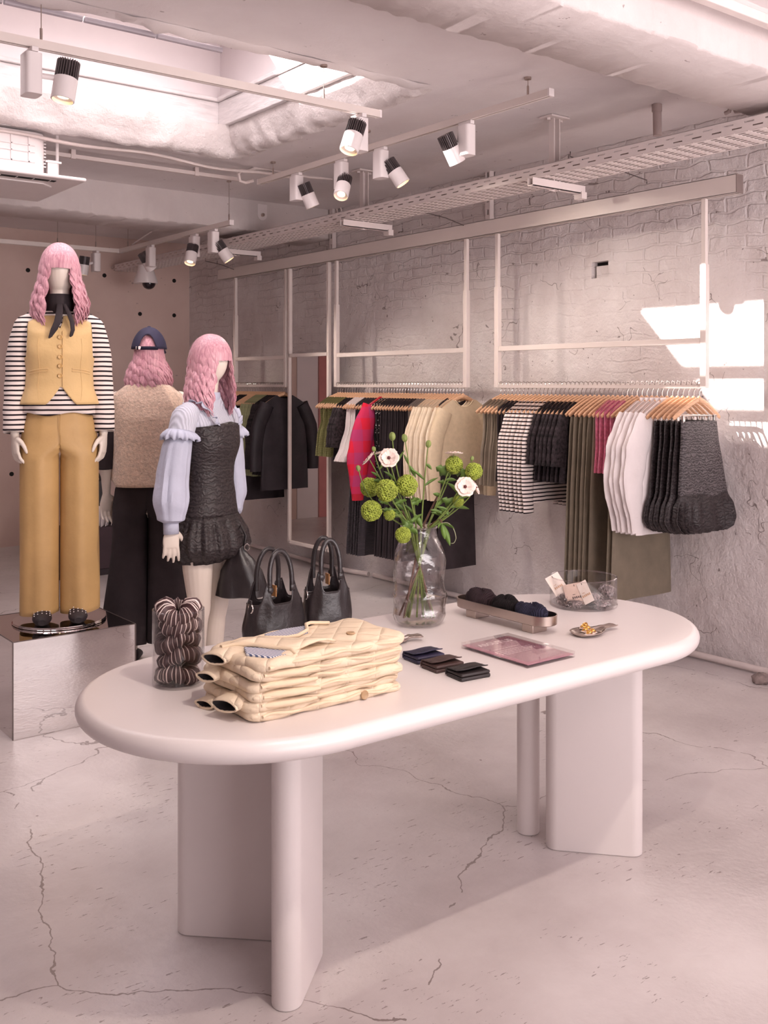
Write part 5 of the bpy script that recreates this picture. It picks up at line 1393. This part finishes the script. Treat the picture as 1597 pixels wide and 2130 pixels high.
M().lathe([(0, .012)]+[(r-.008, z+.004) for r, z in prof if .01 < z < .088]+[(0, .092)], 48, wob=vw).build('water', WATER, t)
STEM = mat('green_stem', '6d7f3c', .55, .15, 20); STEMB = mat('brown_stem', '6a4a3c', .6, .15, 20)
LEAF = mat('green_leaf', '5d7a34', .5, .15, 14, (30, .3, .003)); BALLG = mat('lime_green_florets', '9aa83e', .7, .22, 50, (90, .5, .004))
PETAL = mat('pale_blush_petal', 'e9d2c8', .6, .06, 30); CENTRE = mat('maroon_centre', '5a2c2c', .7); BUD = mat('green_bud', '7c8a4a', .6, .15, 40)
r = random.Random(11)
def bez(a, b, c, n=14): 
    a, b, c = Vector(a), Vector(b), Vector(c); return [a*(1-u)**2+b*2*u*(1-u)+c*u*u for u in [i/n for i in range(n+1)]]
def leaf(m, base, tip, wd, n=9, lobe=False, sag=.0):
    base, tip = Vector(base), Vector(tip); d = tip-base; L = d.length
    side = d.cross(Vector((FW.x, FW.y, .35))).normalized(); up = side.cross(d).normalized()
    rows = []
    for i in range(n+1):
        u = i/n; w = wd*math.sin(PI*min(1, u*.97+.03))**.8*(1-.3*u)
        if lobe: w *= 1+.35*math.sin(u*17)
        c = base.lerp(tip, u)+up*(.12*L*math.sin(PI*u))+Vector((0, 0, -sag*u*u))
        rows.append([c-side*w+up*w*.25, c, c+side*w+up*w*.25])
    return m.grid(rows)
neck = vp+Vector((0, 0, .335))
def flower(label, px, py, dd, kind, size, bend=(0, 0), stem=STEM, foot=None, leaves=(), group=None, rs=.0028, face=None):
    tip = at_d(px, py, 3.50+dd)
    t = thing('cut_flower', label, 'flower', vp+Vector((0, 0, .02)), 0, group)
    o = t.location
    off = Vector((tip.x-vp.x, tip.y-vp.y, 0)); off = off.normalized()*min(.038, off.length*.22)
    nk = neck+off
    ft = vp+Vector((-off.x*1.35, -off.y*1.35, .022)) if foot is None else vp+Vector(foot)
    mid = nk.lerp(tip, .5)+Vector((bend[0]*RT.x, bend[0]*RT.y, bend[1]))
    pts = [ft.lerp(nk, i/6) for i in range(6)]+bez(nk, mid, tip)
    M().tube([q-o for q in pts], [rs*1.2]*6+[rs*(1.1-.5*i/14) for i in range(15)], 7).build('stem', stem, t)
    T = tip-o
    dr = (tip-mid).normalized()
    if kind == 'ball':
        m = M()
        m.ball(T, size*.80, 18, 12)
        for i in range(150):
            y = 1-2*(i+.5)/150; ph = i*2.39996; rr_ = math.sqrt(1-y*y)
            n_ = Vector((rr_*math.cos(ph), rr_*math.sin(ph), y)); c = T+n_*size*(.84+.16*r.random())
            R = n_.to_track_quat('Z', 'Y').to_matrix(); s_ = size*.19*(.8+.5*r.random())
            for q in range(5):
                a = q*2*PI/5+i; m.ball(c+R@Vector((math.cos(a)*s_*.6, math.sin(a)*s_*.6, 0)), (s_*.5, s_*.5, s_*.28), 5, 3, R)
        m.build('bloom', BALLG, t, ang=80)
    elif kind == 'open':
        fd = Vector(face) if face else Vector((-FW.x, -FW.y, .35)); fd.normalize(); R = fd.to_track_quat('Z', 'Y').to_matrix(); m = M()
        for lay, (cnt, rad, cup) in enumerate(((6, 1.0, .28), (5, .74, .42))):
            for q in range(cnt):
                a0 = 2*PI*q/cnt+lay*.5; rows = []
                for i in range(7):
                    u = i/6; row = []
                    for j in range(7):
                        v = -1+2*j/6; w = .80*math.sin(PI*(.10+.62*u))**.6*v
                        rr_ = size*rad*(.06+.94*u)*(1-.12*v*v*u+.03*math.sin(9*v+q)); an = a0+w*.85
                        row.append(T+R@Vector((math.cos(an)*rr_, math.sin(an)*rr_, size*(cup*u*u*.55+.05*math.sin(7*v+q)*u-.06*lay*-1*.3))))
                    rows.append(row)
                m.grid(rows)
        m.build('petals', PETAL, t, ang=80, solid=.0008)
        M().ball(T+fd*size*.14, (size*.16,)*3, 12, 8).build('flower_centre', CENTRE, t)
    elif kind == 'bud':
        m = M(); R = (dr if dr.length > .1 else Vector((0, 0, 1))).to_track_quat('Z', 'Y').to_matrix()
        m.ball(T+dr*size*.6, (size*.75, size*.75, size), 14, 10, R, f=lambda u: 1+.06*math.sin(5*math.atan2(u.y, u.x)))
        m.build('bud', BUD, t)
        m = M()
        for q in range(3): 
            a = q*2.1; leaf(m, T-dr*.002, T+R@Vector((math.cos(a)*size*.7, math.sin(a)*size*.7, size*.9)), size*.35)
        m.build('sepals', LEAF, t, solid=.0006)
    if kind != 'bud': leaves = tuple(leaves)+((.25+.3*r.random(), r.choice((-1, 1))*(.03+.02*r.random()), .01+.03*r.random(), .006+.004*r.random(), False), (.5+.2*r.random(), r.choice((-1, 1))*(.025+.02*r.random()), .02*r.random(), .009, kind == 'ball'))
    for (u, dx, dz, wd, lobe) in leaves:
        k = 6+int(u*13); b = pts[min(k, len(pts)-1)]-o
        leaf(M(), b, b+RT*dx+Vector((0, 0, dz))-FW*.012*r.random(), wd, lobe=lobe, sag=.0).build('leaf', LEAF, t, solid=.0008)
    return t
gb, go, gu = 'green ball-shaped blooms in the vase', 'pale open blooms in the vase', 'flower buds in the vase'
B_ = 'lime green ball-shaped bloom in the vase, '
flower(B_+'lowest, hanging over the left of the rim', 838, 1113, -.08, 'ball', .027, (-.03, .05), leaves=((.9, .035, .012, .018, True), (.8, .05, -.02, .018, True)), group=gb)
flower(B_+'far left and low', 772, 1063, -.05, 'ball', .036, (.01, .06), leaves=((.8, .03, -.02, .016, True),), group=gb)
flower(B_+'small, right of the low left one', 810, 1071, -.02, 'ball', .020, (.0, .03), leaves=((.85, -.035, .01, .018, True), (.55, .02, -.035, .012, True)), group=gb)
flower(B_+'upper left, partly behind another', 769, 1013, .04, 'ball', .034, (-.02, .04), leaves=((.9, .02, .035, .022, True),), group=gb)
flower(B_+'front one in the middle left', 804, 1020, -.06, 'ball', .038, (-.02, .02), leaves=((.8, -.04, -.01, .018, True),), group=gb)
flower(B_+'upper one below the buds', 846, 1010, -.02, 'ball', .037, (.0, .02), leaves=((.6, .035, .015, .016, True), (.35, .03, -.05, .012, False)), group=gb)
flower(B_+'at the upper right behind a white flower', 944, 967, .04, 'ball', .032, (.02, .03), leaves=((.9, -.05, .03, .024, True), (.95, .05, .0, .022, True)), group=gb)
flower(B_+'far upper right', 985, 980, .0, 'ball', .030, (.03, .02), leaves=((.9, -.02, .045, .018, True), (.85, .015, -.03, .015, True)), group=gb)
flower(B_+'small, below the right pale flower', 953, 1043, .02, 'ball', .020, (.03, .0), leaves=((.9, -.045, .03, .020, True), (.9, .05, -.005, .008, False)), group=gb)
O_ = 'pale blush open flower in the vase, '
flower(O_+'facing forward at the upper left', 809, 953, -.05, 'open', .036, (-.02, .03), leaves=((.7, -.04, .03, .006, False), (.6, .04, .02, .006, False)), group=go, face=(-FW.x-.1, -FW.y, .45))
flower(O_+'turned sideways at the far left', 768, 955, .0, 'open', .032, (-.03, .05), leaves=((.75, -.03, .02, .006, False),), group=go, face=(-RT.x, -RT.y, .9))
flower(O_+'behind the left front one', 793, 943, .06, 'open', .028, (-.02, .05), group=go, face=(-.2, .2, 1))
flower(O_+'facing forward at the right', 967, 1013, -.06, 'open', .036, (.05, .03), leaves=((.8, -.04, .04, .006, False),), group=go, face=(-FW.x+.1, -FW.y, .35))
flower(O_+'beside the right front one, farthest right', 988, 1015, .0, 'open', .026, (.05, .01), group=go, face=(RT.x*.8, RT.y*.8-.3, .5))
flower(O_+'at the top right', 944, 945, .03, 'open', .032, (.02, .04), group=go, face=(.1, .1, 1))
U_ = 'closed green flower bud in the vase, '
flower(U_+'tallest, top left of centre', 816, 913, .02, 'bud', .015, (-.03, .05), leaves=((.75, -.03, .04, .005, False), (.72, .03, .05, .005, False)), group=gu)
flower(U_+'tall one right of the tallest', 842, 916, .04, 'bud', .014, (.0, .05), leaves=((.7, .025, -.045, .008, False), (.75, -.02, .04, .005, False)), group=gu)
flower(U_+'drooping at the far left', 746, 978, .0, 'bud', .011, (-.06, -.03), group=gu)
flower(U_+'leaning up in the centre right', 890, 928, .02, 'bud', .013, (.0, .05), leaves=((.8, .02, -.02, .007, False), (.55, -.05, .04, .006, False), (.5, .05, .03, .006, False)), group=gu)
flower(U_+'at the left below the tallest', 778, 938, .03, 'bud', .010, (-.04, .03), leaves=((.8, .02, .03, .006, False),), group=gu)
flower(U_+'small one at the very right top', 981, 957, .03, 'bud', .009, (.05, .02), leaves=((.6, -.04, .03, .008, False),), group=gu)
t = thing('cut_foliage', 'leafy brown stem with long drooping green leaves on the right of the vase', 'foliage', vp+Vector((0, 0, .02)))
nk = neck+RT*.03
pts = [vp+RT*-.07+Vector((0, 0, .03)), vp+Vector((0, 0, .2)), nk]+bez(nk, nk+RT*.05+Vector((0, 0, .05)), at_d(918, 1090, 3.45), 8)
M().tube([q-t.location for q in pts], .0035, 7).build('stem', STEMB, t)
b = at_d(918, 1088, 3.45)
for x, y, w in ((925, 1122, .010), (936, 1136, .012), (912, 1100, .006), (945, 1100, .007)):
    leaf(M(), b-t.location, at_d(x, y, 3.42)-t.location, w, sag=.0).build('leaf', LEAF, t, solid=.0008)
m = M(); curl = [at_d(x, y, 3.44) for x, y in ((918, 1088), (932, 1088), (943, 1100), (948, 1118), (944, 1129), (938, 1130))]
m.tube(bez3([q-t.location for q in curl], 25), [.0015+.002*math.sin(PI*(i+1)/27) for i in range(26)], 6, flat=(.4, 1.6)).build('curled_leaf', mat('pale_leaf_back', 'a3a583', .6), t)
for a, b in (((.045, -.02), (-.05, .03)), ((-.055, -.02), (.02, .02))):
    t = thing('woody_branch', 'bare brown woody stem in the vase water, ' + ('slanting to the left at the foot' if a[0] < 0 else 'slanting to the right at the foot'), 'stem', vp+Vector((0, 0, .02)), 0, 'woody stems in the vase')
    q0 = vp+RT*a[0]+FW*a[1]+Vector((0, 0, .025)); q1 = neck+RT*b[0]*.6+FW*b[1]; q2 = q1+(q1-q0)*.35+RT*(-.03 if a[0] > 0 else .03)
    M().tube([q-t.location for q in bez(q0, (q0+q1)/2+Vector((0, 0, .01)), q1)+[q1.lerp(q2, .5), q2]], .0036, 8, rf=lambda u, th: 1+.12*math.sin(u*60)).build('woody_stem', STEMB, t)

# ------- steel tray with knitted hats
pa, pb = on_z(975, 1252, TZT), on_z(1133, 1292, TZT)
c = (on_z(960, 1246, TZT+.05)+on_z(1150, 1290, TZT+.05))/2
d = (on_z(1150, 1285, TZT+.05)-on_z(962, 1240, TZT+.05)); d.z = 0; TL = d.length; ang = math.atan2(d.y, d.x)
t = thing('footed_tray', 'brushed steel oblong tray on two feet holding three knitted hats', 'tray', (c.x, c.y, TZT), ang)
r_ = .052; z0 = .030
S0 = stadium(-TL/2+r_, TL/2-r_, 0, r_, 16)
def off(k): return stadium(-TL/2+r_, TL/2-r_, 0, r_+k, 16)
M().loft([[Vector((x, y, z)) for x, y in off(k)] for k, z in ((-.004, z0), (0, z0+.003), (.001, z0+.034), (-.002, z0+.034), (-.003, z0+.006), (-.02, z0+.005))], True).build('tray_body', STEEL, t, ang=40)
for s in (-1, 1): M().box((s*TL*.31, 0, z0/2), (.05, .07, z0)).build('foot', STEEL, t, bevel=.002)
def beanie(label, u, mt, seed, hgt=.055, w=.058, rz=0):
    q = world(t, (u*TL/2, 0, z0+.005)); o = thing('knitted_hat', label, 'hat', q, ang+rz, 'knitted hats on the tray')
    m = M(); rows = []
    for j in range(17):
        a = j/16; row = []
        for i in range(72):
            th = 2*PI*i/72
            rr_ = interp([(0, .80), (.15, 1.0), (.45, .98), (.75, .72), (.92, .36), (1.0, .04)], a)[0]
            z = hgt*math.sin(a*PI/2)**1.1
            n_ = noise.noise(Vector((math.cos(th)*1.6, math.sin(th)*1.6, seed+a*1.5)))
            rr_ *= 1+.20*n_+.022*math.sin(th*36)
            z *= 1+.30*noise.noise(Vector((math.cos(th)*1.3*rr_, math.sin(th)*1.3, seed+5)))
            row.append(Vector((math.cos(th)*w*1.05*rr_, math.sin(th)*w*.78*rr_, z)))
        rows.append(row)
    m.loft(rows, True).build('knit', mt, o, ang=80)
    f = [(math.cos(a)*w*.95, math.sin(a)*w*.66, .010+.016*math.sin(a*2+seed)+.014) for a in [PI*.9+PI*1.15*i/20 for i in range(21)]]
    M().tube(f, .012, 10, flat=(1.2, .7)).build('turned_brim', mt, o)
K = [rib_mat(n, c_, 60, 0, .7, .95) for n, c_ in (('brown_black_rib', '33262a'), ('black_rib_knit', '1a1517'), ('navy_rib_knit', '2a2839'))]
beanie('dark brown knitted hat at the left end of the steel tray', -.52, K[0], 1, .062, .064)
beanie('black knitted hat in the middle of the steel tray', .03, K[1], 4, .058, .062)
beanie('navy ribbed knitted hat at the right end of the steel tray', .56, K[2], 8, .056, .058)

# ------- clear acrylic bowl with packets of hair clips
bc = tp(1213, 1258); RB = .1255; HB = .108
t = thing('acrylic_bowl', 'wide round clear acrylic bowl of packaged hair clips at the right of the table', 'bowl', bc)
M().lathe([(0, 0), (RB, 0), (RB, HB), (RB-.004, HB), (RB-.004, .012), (0, .012)], 72).build('bowl_wall', GLASS, t)
M().tube([(math.cos(a)*(RB-.002), math.sin(a)*(RB-.002), HB) for a in [2*PI*i/72 for i in range(73)]], .0026, 6).build('rim', ACRYL, t)
M().tube([(math.cos(a)*(RB-.002), math.sin(a)*(RB-.002), .006) for a in [2*PI*i/72 for i in range(73)]], .004, 6).build('base_edge', ACRYL, t)
CARD = mat('white_card', 'e8d9d0', .6, .02); CARDP = mat('blush_card', 'cdb3a6', .6, .03); FOIL = mat('crumpled_chrome', 'b8adab', .16, .35, 30, (45, 1.0, .02), metal=1.0); INK = mat('dark_print', '4a3a38', .7)
def card(label, px, py, z, rot, w, h, mt, prn):
    q = on_z(px, py, TZT+z); o = thing('price_card', label, 'card', q, 0, 'cards in the acrylic bowl')
    R = Euler(rot).to_matrix()
    M().box((0, 0, 0), (w, .0016, h), R).build('card_sheet', mt, o, sm=False)
    m = M()
    for i in range(5): m.box(R@Vector((-.014+.007*i, -.0012, -.012)), (.0045, .0008, .007 if i % 2 else .0085), R)
    m.box(R@Vector((-.008, -.0012, .0)), (.010, .0008, .0015), R)
    m.build('print', INK if prn else mat('faint_gold_print', 'c9a080', .6), o, sm=False)
    M().box(R@Vector((0, -.0012, h*.40)), (.002, .0012, .007), R).build('slot', BLACK, o, sm=False)
va = -YAW
card('blush card with small dark print standing in the acrylic bowl', 1198, 1236, .055, (-.5, -.22, va-.1), .082, .085, CARDP, True)
card('white card leaning at the left side of the acrylic bowl', 1158, 1215, .085, (-.55, -.50, va+.1), .055, .080, CARD, False)
card('white card behind the blush card in the acrylic bowl', 1217, 1232, .065, (-.4, -.55, va-.4), .040, .085, CARD, False)
for k, (px, py, z, sx, sz, rr, where) in enumerate(((1230, 1247, .030, .075, .04, .5, 'front right'), (1262, 1232, .042, .06, .05, -.4, 'far right'), (1196, 1256, .022, .07, .026, .1, 'front'), (1172, 1248, .030, .045, .04, .9, 'left'), (1248, 1258, .020, .06, .028, -.2, 'right beside the bowl wall'))):
    q = on_z(px, py, TZT+z); o = thing('hair_clip_packet', f'clear packet of silver hair clips in the acrylic bowl, {where}', 'packet', q, va+rr, 'hair clip packets in the acrylic bowl')
    m = M(); m.ball((0, 0, 0), (sx*.5, .020, sz*.5), 44, 26, f=lambda u: 1+.38*noise.noise(u*3.1+Vector((k, 0, 0)))+.42*noise.noise(u*8+Vector((0, k, 0)))+.2*noise.noise(u*17)); m.build('clips', FOIL, o, ang=20)
    m = M(); m.ball((0, 0, .002), (sx*.58, .026, sz*.6), 22, 12, f=lambda u: 1+.25*noise.noise(u*2.5+Vector((k+5, 0, 0)))); m.build('film', ACRYL, o, ang=30)

# ------- spoon dish with earrings
def spoon_dish(label, px0, py0, px1, py1, k=1.0):
    a = on_z(px0, py0, TZT); b = on_z(px1, py1, TZT); d = b-a; L = d.length; an = math.atan2(d.y, d.x)
    t = thing('spoon_dish', label, 'dish', (a.x, a.y, TZT), an)
    rows = []
    prof = [(0, .001), (.02, .026), (.08, .040), (.2, .050), (.34, .050), (.5, .036), (.62, .020), (.75, .014), (.9, .017), (.97, .012), (1.0, .001)]
    for q in (0, 1):
        pass
    N, K_ = 40, 14
    for i in range(N+1):
        u = i/N; w = interp(prof, u)[0]*k; row = []
        for j in range(K_+1):
            v = -1+2*j/K_
            z = .003+.012*abs(v)**3*min(1, w/.03)+(.010 if u > .55 else 0)*smooth((u-.5)/.2)+.010*max(0, .06-u)/.06
            row.append(Vector((u*L, v*w, z)))
        rows.append(row)
    M().grid(rows).build('dish', STEEL, t, ang=60, solid=.002, off=1)
    return t, L
t, L = spoon_dish('polished steel spoon-shaped dish holding gold earrings, right of the pink sign', 1196, 1326, 1282, 1308)
an = t.rotation_euler[2]
for k, (ux, uy) in enumerate(((.055, -.020), (.060, .006), (.075, .030))):
    q = world(t, (ux, uy, .010+.004*k)); o = thing('earring_card', f'small card with a pair of gold hoop earrings on the steel dish, {("nearest", "middle", "farthest")[k]} of three', 'earrings', q, an+.35+.1*k, 'earring cards on the steel dish')
    M().box((0, 0, 0), (.058, .022, .0012), Euler((.15, 0, 0)).to_matrix()).build('card_sheet', CARD, o, sm=False)
    for s in (-1, 1): M().tube([(s*.0145+.0095*math.cos(a), .0095*.8*math.sin(a), .006+.003*math.sin(2*a+k)) for a in [2*PI*i/24 for i in range(25)]], .0026, 8).tube([(s*.0145-.008, 0, .007), (s*.0145, .004, .010), (s*.0145+.008, -.002, .007)], .002, 6).build('gold_hoop', GOLD, o)
spoon_dish('polished steel spoon-shaped dish behind the stack of jackets, near the vase', 790, 1338, 880, 1332)

# ------- acrylic sign with pink sheet
A = [tp(x, y) for x, y in ((975, 1358), (1098, 1390), (1196, 1366), (1070, 1320))]
A = [tp(1097, 1391), tp(1196, 1367), tp(962, 1348)]
ex = (A[1]-A[0]); ey = (A[2]-A[0]); W_, H2 = ex.length, ey.length; sa = math.atan2(ex.y, ex.x); sb = math.atan2(ey.y, ey.x)
t = thing('acrylic_sign', 'pink card in a clear acrylic block with white lettering lying on the table', 'sign', A[0], sa)
ey2 = Vector((math.cos(sb-sa), math.sin(sb-sa), 0))*H2
ey2 = Vector((0, H2, 0))
def sl(z0, z1, ins): 
    return M().box2((ins, ins, z0), (W_-ins, H2-ins, z1))
sl(0, .0085, 0).build('lower_block', ACRYL, t, sm=False, bevel=.0008); sl(.0105, .019, 0).build('upper_block', ACRYL, t, sm=False, bevel=.0008)
PKS = mat('pink_paper', 'c98a9c', .45, .02)
sl(.0088, .0102, .004).build('pink_sheet', PKS, t, sm=False)
sl(.0103, .0104, .004)
WT = mat('white_print', 'efdede', .6)
fc = bpy.data.curves.new('sign_lettering', 'FONT'); fc.body = 'ABOUT US'; fc.size = .036; fc.align_x = 'CENTER'; fc.extrude = .0002; fc.offset = .0008
fo = bpy.data.objects.new('lettering', fc); COL.objects.link(fo); bpy.context.view_layer.update()
fm = bpy.data.meshes.new_from_object(fo.evaluated_get(bpy.context.evaluated_depsgraph_get())); bpy.data.objects.remove(fo); fm.materials.clear(); fm.materials.append(WT)
fo = bpy.data.objects.new('lettering', fm); COL.objects.link(fo); fo.parent = t; fo.location = (W_*.5, H2-.058, .0106); fo.scale = (.82, 1.0, 1)
m = M(); rq = random.Random(3)
for row in range(5):
    x = W_*.16; y = H2*.62-.013*row-(.008 if row > 0 else 0)
    end = W_*(.84 if row not in (0, 4) else .7)
    while x < end:
        wl = rq.uniform(.006, .016); m.box2((x, y, .0103), (min(end, x+wl), y+.0028, .0107)); x += wl+.003
tag(m.build('small_print', WT, t, sm=False), kind='stuff')
# ------- three small wallets
def wallet(label, px, py, c_, rz, name):
    q = tp(px, py); t = thing('wallet', label, 'wallet', q, rz, 'small leather wallets on the table')
    L_ = mat(name, c_, .5, .12, 14, (60, .4, .003))
    for z0, z1, s in ((.0, .011, 1), (.012, .021, .97)):
        M().box2((-.052*s, -.038, z0), (.052*s, .038, z1)).build('pocket', L_, t, bevel=.004)
    rows = []
    for j, (y, z) in enumerate(((.040, .004), (.042, .014), (.036, .0245), (.0, .0265), (-.016, .0275), (-.024, .031))):
        rows.append([Vector((x, y, z+.0015*math.sin(x*60))) for x in [-.052+.104*i/10 for i in range(11)]])
    M().grid(rows).build('flap', L_, t, solid=.0025)
    M().tube([(-.05+.1*i/12, .0, .029) for i in range(13)], .0006, 4).build('stitching', L_, t)
wallet('small black leather wallet, nearest the table edge of three wallets', 974, 1407, '251d1e', math.radians(-6), 'black_wallet_leather')
wallet('small dark brown leather wallet, middle of three wallets', 921, 1390, '45302d', math.radians(-4), 'brown_wallet_leather')
wallet('small navy leather wallet, half hidden behind the jacket stack', 882, 1372, '2c2740', math.radians(-4), 'navy_wallet_leather')
